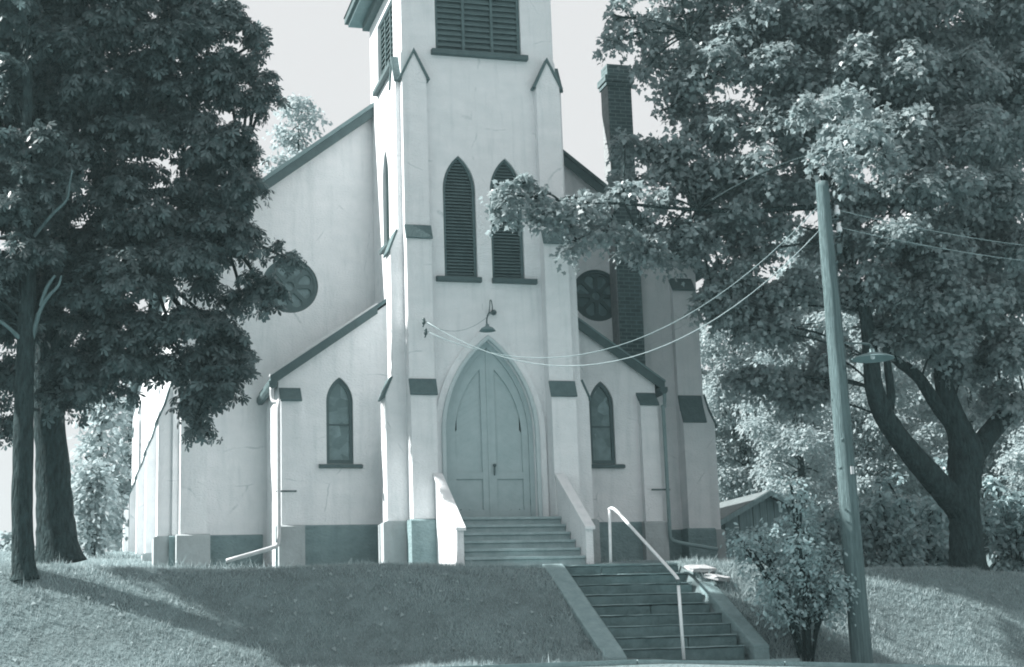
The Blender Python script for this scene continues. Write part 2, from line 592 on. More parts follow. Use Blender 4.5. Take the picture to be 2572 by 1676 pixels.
def louvre_window(name, poly, place, back, n_slats, z0, z1, half, cx, mullions=0, sill=None, arch=None, outn=(0, -1, 0)):
    """louvred opening: frame part with louvre sub-part and sill sub-part; place maps (u, z) at the wall plane"""
    o3 = Vector(outn)
    b = Vector(back)
    c = [cx, (z0 + z1) / 2]
    inner = []
    for (u, z) in poly:
        inner.append((u + (c[0] - u) * 0.06 / max(half, .1) * 0.9, z + (c[1] - z) * 0.05 / ((z1 - z0) / 2)))
    bm = bmesh.new()
    pl = lambda u, z: place(u, z) + b * 0.35
    ring_band(bm, poly, inner, pl, b * 0.35)
    fr = obj(name, bm, LOUVRE, church)
    for k in range(mullions):
        u = cx - half + 2 * half * (k + 1) / (mullions + 1)
        bm = bmesh.new()
        side = (place(u + 1, z0) - place(u, z0)).normalized()
        p0 = place(u, z0) + b * 0.3 - side * 0.025
        prism(bm, [p0, p0 + side * 0.05, p0 + side * 0.05 + b * 0.35, p0 + b * 0.35], (0, 0, z1 - z0))
        obj("mullion", bm, LOUVRE, fr)
    bm = bmesh.new()
    dz = (z1 - z0) / n_slats
    R = None
    if arch:
        zs, za = arch
        H = za - zs
        R = (half * half + H * H) / (2 * half)
    for k in range(n_slats):
        z = z0 + dz * (k + 0.15)
        hw = half
        if R and z > zs:
            hw = half - R + math.sqrt(max(R * R - (z - zs) ** 2, 0))
        hw -= 0.015
        if hw < 0.02: continue
        a0 = place(cx - hw, z) + b * 0.42
        a1 = place(cx + hw, z) + b * 0.42
        c1 = place(cx + hw, z + dz * 0.95) + b * 0.78
        c0 = place(cx - hw, z + dz * 0.95) + b * 0.78
        t = Vector((0, 0, dz * 0.22))
        vs = [bm.verts.new(p) for p in (a0, a1, c1, c0, a0 + t, a1 + t, c1 + t, c0 + t)]
        for f in ((0, 3, 2, 1), (4, 5, 6, 7), (0, 1, 5, 4), (1, 2, 6, 5), (2, 3, 7, 6), (3, 0, 4, 7)):
            bm.faces.new([vs[i] for i in f])
    obj("louvre", bm, LOUVRE, fr)
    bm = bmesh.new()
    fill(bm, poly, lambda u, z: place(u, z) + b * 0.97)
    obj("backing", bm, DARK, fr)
    if sill:
        u0, u1, th, pr = sill
        bm = bmesh.new()
        side = (place(1, z0) - place(0, z0)).normalized()
        a = place(u0, z0) + o3 * pr
        q = [a + Vector((0, 0, -th)), a, place(u0, z0) + b * 0.5 + Vector((0, 0, 0.02)), place(u0, z0) + b * 0.5 + Vector((0, 0, -th))]
        prism(bm, q, side * (u1 - u0))
        obj("sill", bm, TRIM, fr, bevel=0.008)
    return fr

back = Vector((0, 0.16, 0))
louvre_window("louvred_window", lan_l, F(0), back, 38, 4.97, 7.17, 0.294, -0.424, 0, (-0.88, -0.08, 0.085, 0.09), (6.55, 7.17))
louvre_window("louvred_window", lan_r, F(0), back, 38, 4.97, 7.17, 0.294, 0.424, 0, (0.115, 0.92, 0.085, 0.09), (6.55, 7.17))
louvre_window("belfry_window", belf, F(0), back, 12, BZ0, BZ1, 0.79, 0.01, 2, (-0.87, 0.90, 0.09, 0.11))
for s in (-1, 1):
    louvre_window("belfry_window", side_belf, Wp(s * (TW - 0.025)), Vector((-s * 0.16, 0, 0)), 12, BZ0, BZ1, 0.715, 1.435, 2,
                  (0.66, 2.24, 0.09, 0.10), None, (s, 0, 0))
louvre_window("louvred_window", slit, Wp(-TW), Vector((0.16, 0, 0)), 30, 5.9, 7.72, 0.28, 1.5, 0, (1.15, 1.85, 0.08, 0.07), (7.1, 7.72), (-1, 0, 0))

# cornice and spire of the tower (mostly above the picture, it throws the tower's shadow)
bm = bmesh.new()
E1 = 0.34
box(bm, -TW - E1, TW + E1, -E1, 2.9 + E1, TZT + 0.0, TZT + 0.07)
cor = obj("cornice", bm, TRIM_MID, church)
bm = bmesh.new()
box(bm, -TW - 0.10, TW + 0.10, -0.10, 3.0, TZT - 0.16, TZT - 0.003)
obj("bed_mould", bm, TRIM, cor)
bm = bmesh.new()
box(bm, -TW - E1 - 0.06, TW + E1 + 0.06, -E1 - 0.06, 2.9 + E1 + 0.06, TZT + 0.073, TZT + 0.20)
obj("fascia", bm, TRIM, cor)
bm = bmesh.new()
base = [(-TW - E1 - .08, -E1 - .08), (TW + E1 + .08, -E1 - .08), (TW + E1 + .08, 2.9 + E1 + .08), (-TW - E1 - .08, 2.9 + E1 + .08)]
vs = [bm.verts.new((x, y, TZT + 0.203)) for x, y in base]
ap = bm.verts.new((0, 1.45, TZT + 0.75))
for i in range(4): bm.faces.new((vs[i], vs[(i + 1) % 4], ap))
bm.faces.new(vs[::-1])
obj("tower_roof", bm, ROOF, church)

# --- buttresses
def buttress(u0, u1, frame, stages, top, z_base=GZ, plinth=None, plinth_mat=PLINTH_LIGHT, label=None):
    """frame(u, v, z) -> point, v outward.  stages = [(z_cap_bottom, cap_height, proj below)], top = ('gable', z_eave, z_apex, proj) or ('slope', z, h, proj)"""
    prof = [(-0.04, z_base), (stages[0][2] if stages else top[3], z_base)]
    caps = []
    for i, (zc, h, p) in enumerate(stages):
        pn = stages[i + 1][2] if i + 1 < len(stages) else top[3]
        prof += [(p, zc), (pn, zc + h)]
        caps.append((p, zc, pn, zc + h))
    if top[0] == 'gable':
        prof += [(top[3], top[1]), (-0.04, top[1])]
    else:
        prof += [(top[3], top[1]), (-0.04, top[1] + top[2])]
        caps.append((top[3], top[1], -0.04, top[1] + top[2]))
    bm = bmesh.new()
    side = frame(u1, 0, 0) - frame(u0, 0, 0)
    prism(bm, [frame(u0, v, z) for v, z in prof], side)
    if top[0] == 'gable':
        um = (u0 + u1) / 2
        prism(bm, [frame(u0, top[3], top[1] - 0.001), frame(u1, top[3], top[1] - 0.001), frame(um, top[3], top[2])],
              frame(0, -0.04, 0) - frame(0, top[3], 0))
    b = obj("buttress", bm, STUCCO, church)
    if label: b["label"] = label
    for (p, z, pn, z2) in caps:
        n = Vector((z2 - z, 0, p - pn)).normalized()       # (v,z) normal in x,z slots
        th = 0.035
        dv, dz = (pn - p), (z2 - z)
        L = math.hypot(dv, dz)
        ex = 0.05 / L
        a = (p - dv * ex, z - dz * ex)
        c = (pn, z2)
        poly = [(a[0], a[1]), (a[0] + n.x * th, a[1] + n.z * th), (c[0] + n.x * th, c[1] + n.z * th), (c[0], c[1])]
        poly = [(v + n.x * 0.003, zz + n.z * 0.003) for v, zz in poly]
        bm = bmesh.new()
        uu = (u1 - u0) / abs(u1 - u0) * 0.018
        prism(bm, [frame(u0 - uu, v, zz) for v, zz in poly], frame(u1 + uu, 0, 0) - frame(u0 - uu, 0, 0))
        obj("weathering", bm, SLATE, b, bevel=0.006)
    if top[0] == 'gable':
        um = (u0 + u1) / 2
        for ue in (u0, u1):
            d = (ue - um)
            bm = bmesh.new()
            hh = top[2] - top[1]
            L = math.hypot(d, hh)
            nx, nz = (hh / L * (1 if d > 0 else -1), abs(d) / L)
            th = 0.045
            e0 = (um, top[2] + 0.004); e1 = (ue + d * 0.10, top[1] - hh * 0.10 + 0.004)
            poly = [e0, e1, (e1[0] + nx * th, e1[1] + nz * th), (um, top[2] + th * 1.9)]
            prism(bm, [frame(u, top[3] + 0.03, z) for u, z in poly], frame(0, -0.035, 0) - frame(0, top[3] + 0.03, 0))
            obj("gable_coping", bm, SLATE, b)
    if plinth:
        zp, pr, e = plinth
        bm = bmesh.new()
        uu = (u1 - u0) / abs(u1 - u0) * e
        pp = [(-0.03, GZ), (pr, GZ), (pr, zp - 0.03), (pr - 0.05, zp), (-0.03, zp)]
        prism(bm, [frame(u0 - uu, v, z) for v, z in pp], frame(u1 + uu, 0, 0) - frame(u0 - uu, 0, 0))
        obj("plinth", bm, plinth_mat, b)
    return b

front = lambda yb: (lambda u, v, z: Vector((u, yb - v, z)))
west = lambda xb: (lambda u, v, z: Vector((xb - v, u, z)))
east = lambda xb: (lambda u, v, z: Vector((xb + v, u, z)))
for s in (-1, 1):
    a, c = sorted((s * 1.003, s * 1.437))
    buttress(a, c, front(0), [(2.89, 0.235, 0.356), (5.60, 0.21, 0.262)], ('gable', 8.50, 8.96, 0.165), plinth=(0.80, 0.43, 0.05), plinth_mat=PLINTH)
    sf = west(-TW) if s < 0 else east(TW)
    buttress(0.012, 0.42, sf, [(2.90, 0.31, 0.37), (5.42, 0.36, 0.24)], ('gable', 8.50, 8.93, 0.10), plinth=(0.80, 0.45, 0.05))

# --- wings (low lean-to porches either side of the tower) and nave
def foundation(x0, x1, y0, y1, z):
    return newbox(x0, x1, y0, y1, GZ, z)

WRZ = lambda x: 4.62 - (abs(x) - 1.70) * 0.706
WX = 3.44
for s in (-1, 1):
    win = arch2d(0.233, 1.877, 2.95, 3.387, 8, s * 2.388)
    a, c = (-WX, -TW) if s < 0 else (TW, WX)
    bm = bmesh.new()
    outer = [(a, GZ), (c, GZ), (c, WRZ(c) - 0.04), (a, WRZ(a) - 0.04)]
    holed_wall(bm, outer, [win], F(YW), (0, 0.13, 0))
    X = s * WX
    q = [(X, YW, GZ), (X, YN, GZ), (X, YN, WRZ(X) - 0.04), (X, YW, WRZ(X) - 0.04)]
    bm.faces.new([bm.verts.new(p) for p in q])
    obj("wing_wall", bm, STUCCO, church)
    # roof slab running back to the nave, with the raking edge board on the front
    bm = bmesh.new()
    x0, x1 = s * 1.44, s * (WX + 0.13)
    t = 0.07
    prism(bm, [(x0, YW - 0.10, WRZ(x0)), (x1, YW - 0.10, WRZ(x1)), (x1, YW - 0.10, WRZ(x1) + t), (x0, YW - 0.10, WRZ(x0) + t)], (0, YN - YW + 0.07, 0))
    wr = obj("wing_roof", bm, ROOF, church)
    bm = bmesh.new()
    x0 = s * 1.72 if s < 0 else s * 1.44
    prism(bm, [(x0, YW - 0.13, WRZ(x0) - 0.10), (x1 + s * .02, YW - 0.13, WRZ(x1) - 0.11), (x1 + s * .02, YW - 0.13, WRZ(x1) + t + 0.015), (x0, YW - 0.13, WRZ(x0) + t + 0.015)], (0, 0.028, 0))
    obj("verge_board", bm, TRIM, wr)
    bm = bmesh.new()
    prism(bm, [(x0, YW - 0.15, WRZ(x0) + t - 0.005), (x1 + s * .03, YW - 0.15, WRZ(x1) + t - 0.005), (x1 + s * .03, YW - 0.15, WRZ(x1) + t + 0.03), (x0, YW - 0.15, WRZ(x0) + t + 0.03)], (0, 0.16, 0))
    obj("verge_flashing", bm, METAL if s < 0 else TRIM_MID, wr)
    # eave gutter and downpipe
    bm = bmesh.new()
    gx, gz = s * (WX + 0.13), WRZ(WX + 0.13) - 0.05
    gp = [(gx - s * .09, gz + .02), (gx - s * .09, gz - .06), (gx - s * .05, gz - .10), (gx + s * .02, gz - .10), (gx + s * .05, gz - .05), (gx + s * .05, gz + .02)]
    prism(bm, [(x, YW - 0.18, z) for x, z in gp], (0, YN - YW + 0.14, 0))
    gut = obj("gutter", bm, TRIM, church)
    bm = bmesh.new()
    px = s * (WX + 0.035)
    r = 0.036
    tube(bm, [(gx - s * 0.0, YW - 0.13, gz - 0.08, r), (gx - s * .005, YW - 0.13, gz - 0.26, r), (gx - s * .03, YW - 0.18, gz - 0.34, r), (px + s * 0.0, YW - 0.25, gz - 0.36, r), (px, YW - 0.27, gz - 0.46, r),
              (px, YW - 0.27, 1.5, r), (px, YW - 0.27, 0.62, r), (px + s * .03, YW - 0.27, 0.50, r), (px + s * .14, YW - 0.28, 0.44, r), (s * 4.34, YW - 0.36, 0.24 if s < 0 else 0.30, r)], 8, 3)
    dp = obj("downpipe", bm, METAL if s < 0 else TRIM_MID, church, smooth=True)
    bm = bmesh.new()
    box(bm, min(px - s * .30, px + s * .05), max(px - s * .30, px + s * .05), YW - 0.27, YW - 0.25, 1.37, 1.40)
    obj("pipe_strap", bm, METAL_DARK, dp)
    # corner buttress on the wing
    a, c = sorted((s * 3.08, s * 3.415))
    buttress(a, c, front(YW), [], ('slope', 2.955, 0.22, 0.155), plinth=(0.83, 0.22, 0.05))
    # window
    bm = bmesh.new()
    inner = arch2d(0.178, 1.95, 2.93, 3.30, 8, s * 2.388)
    ring_band(bm, win, inner, F(YW + 0.05), (0, 0.05, 0))
    fr = obj("wing_window", bm, TRIM, church)
    bm = bmesh.new()
    fill(bm, inner, F(YW + 0.085))
    obj("leaded_glass", bm, GLASS, fr)
    bm = bmesh.new()
    box(bm, s * 2.388 - 0.178, s * 2.388 + 0.178, YW + 0.065, YW + 0.083, 2.55, 2.575)
    for k in range(9):
        z = 2.03 + k * 0.14
    obj("glazing_bar", bm, TRIM, fr)
    bm = bmesh.new()
    ex = (-0.37, 0.38)
    cx = s * 2.388
    prism(bm, [(cx + ex[0], YW - 0.08, 1.80), (cx + ex[0], YW - 0.08, 1.855), (cx + ex[0], YW + 0.10, 1.90), (cx + ex[0], YW + 0.10, 1.80)], (ex[1] - ex[0], 0, 0))
    obj("sill", bm, TRIM, fr, bevel=0.008)
    # foundation between buttresses
    bm = bmesh.new()
    a, c = (-3.50, -1.44) if s < 0 else (1.44, 3.50)
    prism(bm, [(a, YW - 0.05, GZ), (a, YW - 0.05, 0.81), (a, YW + 0.01, 0.845), (a, YW + 0.01, GZ)], (c - a, 0, 0))
    a2, c2 = sorted((s * 3.435, s * 3.50))
    if s > 0: box(bm, a2, c2, YW + 0.012, YN, GZ, 0.84)
    obj("foundation", bm, PLINTH, church)

# tower foundation either side of the entrance steps is hidden by the buttress plinths
NX = 5.09
NR = lambda x: 9.963 - 0.768 * abs(x)
NEND = YN + 4.18 * 4 + 1.2
bm = bmesh.new()
outer = [(-NX, GZ), (NX, GZ), (NX, NR(NX) - .05), (0, NR(0) - .05), (-NX, NR(NX) - .05)]
rosL, rosR = circle2d(-2.997, 5.40, 0.52), circle2d(2.997, 5.40, 0.52)
holed_wall(bm, outer, [rosL, rosR], F(YN), (0, 0.15, 0))
for s in (-1, 1):
    bm.faces.new([bm.verts.new(p) for p in ((s * NX, YN, GZ), (s * NX, NEND, GZ), (s * NX, NEND, NR(NX) - .05), (s * NX, YN, NR(NX) - .05))])
fill(bm, outer, F(NEND))
obj("nave_wall", bm, STUCCO, church)
bm = bmesh.new()
for s in (-1, 1):
    xe = s * (NX + 0.24)
    prism(bm, [(0, YN - 0.14, NR(0)), (xe, YN - 0.14, NR(xe)), (xe, YN - 0.14, NR(xe) + 0.09), (0, YN - 0.14, NR(0) + 0.115)], (0, NEND - YN + 0.3, 0))
nroof = obj("nave_roof", bm, ROOF, church)
for s in (-1, 1):
    xe = s * (NX + 0.26)
    bm = bmesh.new()
    prism(bm, [(0, YN - 0.18, NR(0) - 0.15), (xe, YN - 0.18, NR(xe) - 0.15), (xe, YN - 0.18, NR(xe) + 0.04), (0, YN - 0.18, NR(0) + 0.04)], (0, 0.035, 0))
    obj("verge_board", bm, TRIM, nroof)
    bm = bmesh.new()
    prism(bm, [(0, YN - 0.21, NR(0) + 0.045), (xe, YN - 0.21, NR(xe) + 0.045), (xe, YN - 0.21, NR(xe) + 0.13), (0, YN - 0.21, NR(0) + 0.13)], (0, 0.25, 0))
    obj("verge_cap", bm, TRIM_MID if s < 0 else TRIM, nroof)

def rose(cx, poly):
    bm = bmesh.new()
    r0 = 0.52
    inner = circle2d(cx, 5.40, 0.455)
    ring_band(bm, poly, inner, F(YN + 0.03), (0, 0.07, 0))
    fr = obj("rose_window", bm, TRIM, church)
    bm = bmesh.new()
    # tracery plate with eight tear-shaped lights and a round eye
    holes = []
    for k in range(8):
        a = 2 * math.pi * (k + 0.5) / 8
        pts = []
        for j in range(15):
            t = math.pi * (j / 14 - 0.5)
            rr, wd = 0.335 + 0.085 * math.cos(t), 0.100 * math.sin(t)
            pts.append((rr, wd))
        pts.append((0.15, 0.02)); pts.append((0.15, -0.02))
        holes.append([(cx + p * math.cos(a) - q * math.sin(a), 5.40 + p * math.sin(a) + q * math.cos(a)) for p, q in pts])
    holes.append(circle2d(cx, 5.40, 0.085, 16))
    holed_wall(bm, circle2d(cx, 5.40, 0.462), holes, F(YN + 0.055), (0, 0.04, 0))
    obj("tracery", bm, TRIM, fr)
    bm = bmesh.new()
    fill(bm, circle2d(cx, 5.40, 0.462), F(YN + 0.093))
    obj("rose_glass", bm, GLASS, fr)
rose(-2.997, rosL)
rose(2.997, rosR)

for s in (-1, 1):
    a, c = sorted((s * 4.52, s * 4.975))
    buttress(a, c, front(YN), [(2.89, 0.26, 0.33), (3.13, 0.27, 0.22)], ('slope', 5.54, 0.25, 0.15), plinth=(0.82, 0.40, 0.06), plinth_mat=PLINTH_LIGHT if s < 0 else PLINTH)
    sf = west(-NX) if s < 0 else east(NX)
    for k in range(5):
        y0 = YN + 0.06 + 4.18 * k
        buttress(y0, y0 + 0.46, sf, [(2.88, 0.29, 0.25), (3.17, 0.30, 0.12)], ('slope', 5.05, 0.3, 0.035), plinth=(0.82, 0.31, 0.06), plinth_mat=PLINTH_LIGHT)
    bm = bmesh.new()
    a, c = sorted((s * (NX + 0.05), s * 3.51))
    prism(bm, [(a, YN - 0.05, GZ), (a, YN - 0.05, 0.80), (a, YN + 0.01, 0.83), (a, YN + 0.01, GZ)], (c - a, 0, 0))
    a, c = sorted((s * (NX + 0.05), s * (NX - 0.01)))
    box(bm, a, c, YN + 0.012, NEND, GZ, 0.82)
    obj("foundation", bm, PLINTH, church)

# --- chimney on the nave front, right of the tower
bm = box(bmesh.new(), 3.30, 3.79, 2.37, 2.74, 3.0, 9.62)
chim = obj("chimney", bm, BRICK, church)
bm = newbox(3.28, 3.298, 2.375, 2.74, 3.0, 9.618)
obj("sunlit_side", bm, SUNLIT_BRICK, chim)  # thin paler slab stands in for sunlight on this brick face
bm = bmesh.new()
box(bm, 3.255, 3.82, 2.335, 2.775, 9.62, 9.70); box(bm, 3.23, 3.845, 2.31, 2.80, 9.702, 9.83)
box(bm, 3.30, 3.78, 2.37, 2.73, 9.832, 10.08)
obj("chimney_cap", bm, BRICK, chim)

# --- door
bm = bmesh.new()
od = arch2d(0.97, 0.80, 2.25, 4.11, 12); md = arch2d(0.86, 0.80, 2.25, 3.965, 12); idr = arch2d(0.785, 0.80, 2.25, 3.875, 12)
ring_band(bm, od, md, F(-0.05), (0, 0.053, 0))
sur = obj("door_surround", bm, STUCCO, church)
bm = bmesh.new()
ring_band(bm, md, idr, F(-0.085), (0, 0.088, 0))
obj("hood_mould", bm, DOOR_TRIM, sur, bevel=0.02)
bm = bmesh.new()
ring_band(bm, door_o, arch2d(0.70, 0.815, 2.25, 3.76, 12), F(0.07), (0, 0.07, 0))
dframe = obj("door_frame", bm, DOOR, church)
def arch_x(z, hw, zs, za):
    H = za - zs; R = (hw * hw + H * H) / (2 * hw)
    return hw if z <= zs else hw - R + math.sqrt(max(0, R * R - (z - zs) ** 2))
for s in (-1, 1):
    # leaf slab
    def half(hw, za, z0, inset, zs=2.25, n=12):
        pts = [(s * inset, z0), (s * hw, z0), (s * hw, zs)]
        H = za - zs; R = (hw * hw + H * H) / (2 * hw)
        # stop where the arch reaches x = inset
        amax = math.acos(max(-1, min(1, (R - hw + inset) / R)))
        for k in range(1, n + 1):
            a = amax * k / n
            pts.append((s * (hw - R + R * math.cos(a)), zs + R * math.sin(a)))
        return pts
    bm = bmesh.new()
    o = half(0.70, 3.76, 0.82, 0.006)
    i = half(0.585, 3.50, 0.98, 0.125)
    ring_band(bm, o, i, F(0.095), (0, 0.05, 0))
    # lock rail
    x0, x1 = sorted((s * 0.10, s * 0.60))
    box(bm, x0, x1, 0.099, 0.145, 1.50, 1.62)
    leaf = obj("door_leaf", bm, DOOR, church, bevel=0.006)
    # diagonal boards
    bm = bmesh.new()
    def board(poly2, y):
        prism(bm, [(x, y, z) for x, z in poly2], (0, 0.02, 0))
    ang = 0.62
    for k in range(-8, 50):
        zc = 0.55 + k * 0.098
        # chevrons rising toward the centre (upper panel); one strip between lines z = zc + ang*(0.6-|x|)
        seg = []
        N = 10
        lo, hi = [], []
        for j in range(N + 1):
            ax = 0.11 + (0.60 - 0.11) * j / N
            zl = zc + ang * (0.60 - ax); zh = zl + 0.0972
            top = 3.52 if ax < 0.13 else (2.25 + math.sqrt(max(0, ((0.585**2 + 1.25**2) / (2 * .585))**2 - ((0.585**2 + 1.25**2) / (2 * .585) - 0.60 + ax)**2)))
            zl, zh = max(zl, 0.97), min(zh, top + 0.02)
            if zh - zl > 0.004:
                lo.append((s * ax, zl)); hi.append((s * ax, zh))
        if len(lo) >= 2:
            board(lo + hi[::-1], 0.128 + 0.0006 * (k % 2))
    obj("door_boarding", bm, DOOR, leaf)
    bm = bmesh.new()
    for z in (1.05,):
        x0, x1 = sorted((s * 0.692, s * 0.708))
        box(bm, x0, x1, 0.089, 0.10, z, z + 0.10)
    obj("hinge", bm, TRIM_MID, leaf)
bm = bmesh.new()
box(bm, -0.02, 0.02, 0.082, 0.096, 0.82, 3.70)
obj("meeting_strip", bm, DOOR, dframe)
bm = bmesh.new()
lathe(bm, [(0, 0), (0.018, 0.004), (0.03, 0.025), (0.026, 0.05), (0.0, 0.06)], (0.075, 0.05, 1.70), 10)
tube(bm, [(0.075, 0.055, 1.70, .012), (0.075, 0.06, 1.62, .016), (0.075, 0.07, 1.56, .01)], 8, 2)
tube(bm, [(0.075, 0.05, 1.725, .01), (0.075, 0.10, 1.725, .014)], 8, 1)
obj("door_handle", bm, METAL_DARK, dframe, smooth=True)
bm = newbox(-0.78, 0.78, 0.146, 0.17, 0.80, 3.88)
obj("door_backing", bm, DARK, dframe)

# --- entrance steps with sloping parapets
bm = bmesh.new()
n = 6
rise = 0.145
yf = -1.78
for k in range(n):
    z1 = -0.07 + rise * (k + 1)
    ya = yf + 0.235 * k
    yb = 0.155 if k == n - 1 else yf + 0.235 * (k + 1) + 0.03
    box(bm, -0.955, 1.015, ya + 0.035, yb + 0.0, z1 - rise - (0.3 if k == 0 else 0.0), z1 - 0.045)
    box(bm, -0.953, 1.013, ya, yb + 0.02, z1 - 0.0445, z1)
ent = obj("entrance_steps", bm, STEP, church, bevel=0.006)
for s, xa, xb in ((-1, -1.075, -0.962), (1, 1.022, 1.145)):
    bm = bmesh.new()
    prism(bm, [(xa, -1.80, GZ), (xa, -0.38, GZ), (xa, -0.38, 1.48), (xa, -1.80, 0.50)], (xb - xa, 0, 0))
    par = obj("parapet", bm, STUCCO, ent, bevel=0.008)
    bm = bmesh.new()
    prism(bm, [(xa - 0.02, -1.84, 0.477), (xa - 0.02, -0.37, 1.492), (xa - 0.02, -0.37, 1.545), (xa - 0.02, -1.84, 0.53)], (xb - xa + 0.05, 0, 0))
    cp = obj("parapet", bm, STUCCO, ent, bevel=0.008)
    cp.name = "parapet_coping"
bm = newbox(0.0, 3.0, -5.015, -4.66, -2.0, -1.60)
tag(obj("step_landing", bm, WALK), kind="structure")
bm = newbox(-1.0, 2.4, -2.15, -1.79, -0.4, -0.085)
tag(obj("entrance_path", bm, STONE_PALE), kind="structure")

# --- wire brackets on the left tower buttress
for zz, xx in ((4.09, -1.21), (3.91, -1.18)):
    bm = bmesh.new()
    lathe(bm, [(0, -0.06), (0.025, -0.055), (0.032, -0.02), (0.018, 0.0), (0.03, 0.02), (0.022, 0.05), (0, 0.055)], (xx, -0.44, zz), 10)
    tube(bm, [(xx, -0.36, zz - .08, .012), (xx, -0.42, zz - .08, .012), (xx, -0.44, zz - .04, .012)], 6, 2)
    obj("wire_bracket", bm, METAL_DARK, church, smooth=True)

# ------------------------------------------------------------------ lamp over the door
lamp = thing("wall_lamp", "small gooseneck lamp with a round shade above the church doors", "lamp", (0.1, 0, 4.36))
bm = bmesh.new()
tube(bm, [(0.125, 0.0, 4.37, .05), (0.12, -0.05, 4.36, .05), (0.10, -0.10, 4.35, .03)], 8, 2)
obj("mount", bm, METAL_DARK, lamp, smooth=True)
bm = bmesh.new()
tube(bm, [(0.10, -0.08, 4.35, .016), (0.04, -0.2, 4.32, .016), (-0.045, -0.33, 4.28, .015), (-0.10, -0.42, 4.20, .014), (-0.125, -0.46, 4.10, .014), (-0.12, -0.47, 4.02, .014)], 8, 4)
obj("arm", bm, METAL_DARK, lamp, smooth=True)
bm = bmesh.new()
tube(bm, [(0.085, -0.08, 4.36, .010), (0.075, -0.12, 4.46, .009), (0.045, -0.17, 4.54, .009), (0.01, -0.22, 4.52, .009), (-0.01, -0.27, 4.42, .009), (-0.045, -0.33, 4.29, .009)], 6, 4)
obj("feed_wire", bm, METAL_DARK, lamp, smooth=True)
bm = bmesh.new()
lathe(bm, [(0.0, 0.09), (0.03, 0.085), (0.035, 0.05), (0.10, 0.02), (0.14, -0.03), (0.135, -0.03), (0.09, 0.01), (0.03, 0.035), (0, 0.04)], (-0.12, -0.47, 3.97), 20)
obj("shade", bm, TRIM_MID, lamp, smooth=True)

# ------------------------------------------------------------------ lower stone steps in the bank
steps = thing("stone_steps", "flight of worn dark stone steps cut into the grassy bank", "steps", (1.4, -3.5, -1.5))
NSTEP = 9
sy0, sz0 = -2.17, -0.12
RISE, RUN = 0.162, 0.305
for k in range(NSTEP):
    ztop = sz0 - RISE * k
    y_front = sy0 - RUN * k
    wob = random.uniform(-.01, .01)
    bm = bmesh.new()
    x0, x1 = 0.52 + random.uniform(-.02, .02), 2.40 + random.uniform(-.05, .05)
    nseg = 8
    top = []
    xm = x0 + (x1 - x0) * random.uniform(.3, .65)
    for (xa, xb) in (((x0, xm - 0.004), (xm + 0.004, x1)) if k in (0, 4, 7) else ((x0, x1),)):
        zj = random.uniform(-.006, .006)
        box(bm, xa, xb, y_front + random.uniform(-.012, .012), y_front + 0.5, ztop - RISE - 0.12, ztop + zj)
    bmesh.ops.subdivide_edges(bm, edges=[e for e in bm.edges if abs(e.verts[0].co.x - e.verts[1].co.x) > 0.3], cuts=5)
    for v in bm.verts:
        v.co += Vector((0, random.uniform(-.008, .008), random.uniform(-.006, .006)))
    st_ = obj("step", bm, STONE, steps, bevel=0.02)
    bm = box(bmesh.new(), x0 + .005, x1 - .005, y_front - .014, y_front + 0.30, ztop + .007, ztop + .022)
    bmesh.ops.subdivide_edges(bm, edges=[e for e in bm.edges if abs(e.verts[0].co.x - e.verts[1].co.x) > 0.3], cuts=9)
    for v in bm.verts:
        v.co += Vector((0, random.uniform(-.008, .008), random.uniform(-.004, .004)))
    obj("lit_tread", bm, STONE_PALE, st_)  # pale slab stands in for light caught along the tread edge
# left cheek: broad sloping concrete edge; right cheek: lower kerb
bm = bmesh.new()
prof = [(-2.12, -0.06), (-2.3, -0.14), (-4.62, -1.36), (-4.85, -1.50)]
for (xa, xb, dz) in ((0.18, 0.515, 0.0),):
    for (a, b) in zip(prof, prof[1:]):
        prism(bm, [(xa, a[0], a[1] - .5), (xa, b[0], b[1] - .5), (xa, b[0], b[1]), (xa, a[0], a[1])], (xb - xa, 0, 0))
bmesh.ops.remove_doubles(bm, verts=bm.verts[:], dist=1e-4)
obj("cheek_wall", bm, STONE_PALE, steps, bevel=0.02)
bm = bmesh.new()
prism(bm, [(2.44, -2.9, -0.95), (2.44, -4.75, -1.85), (2.44, -4.75, -1.40), (2.44, -2.9, -0.42)], (0.24, 0, 0))
obj("cheek_wall", bm, PLINTH, steps, bevel=0.02)

for i, (cx, cy, cz, lx, ly, rot, lab) in enumerate(((2.56, -2.66, -0.215, 0.22, 0.13, 0.25, "pale flat stone slab lying by the top of the stone steps"),
                                             (2.72, -2.98, -0.37, 0.20, 0.12, 0.7, "pale narrow stone slab lying just below the top slab beside the steps"))):
    bm = newbox(-lx, lx, -ly, ly, -0.035, 0.035)
    bmesh.ops.subdivide_edges(bm, edges=bm.edges[:], cuts=2, use_grid_fill=True)
    for v in bm.verts:
        v.co += Vector((random.uniform(-.02, .02), random.uniform(-.02, .02), random.uniform(-.008, .008)))
    bmesh.ops.rotate(bm, verts=bm.verts[:], cent=(0, 0, 0), matrix=Matrix.Rotation(rot, 3, 'Z') @ Matrix.Rotation(0.28, 3, 'X'))
    bmesh.ops.translate(bm, verts=bm.verts[:], vec=(cx, cy, cz))
    tag(obj("stone_slab", bm, SLAB, bevel=0.01), lab, "slab", "loose slabs beside the steps")

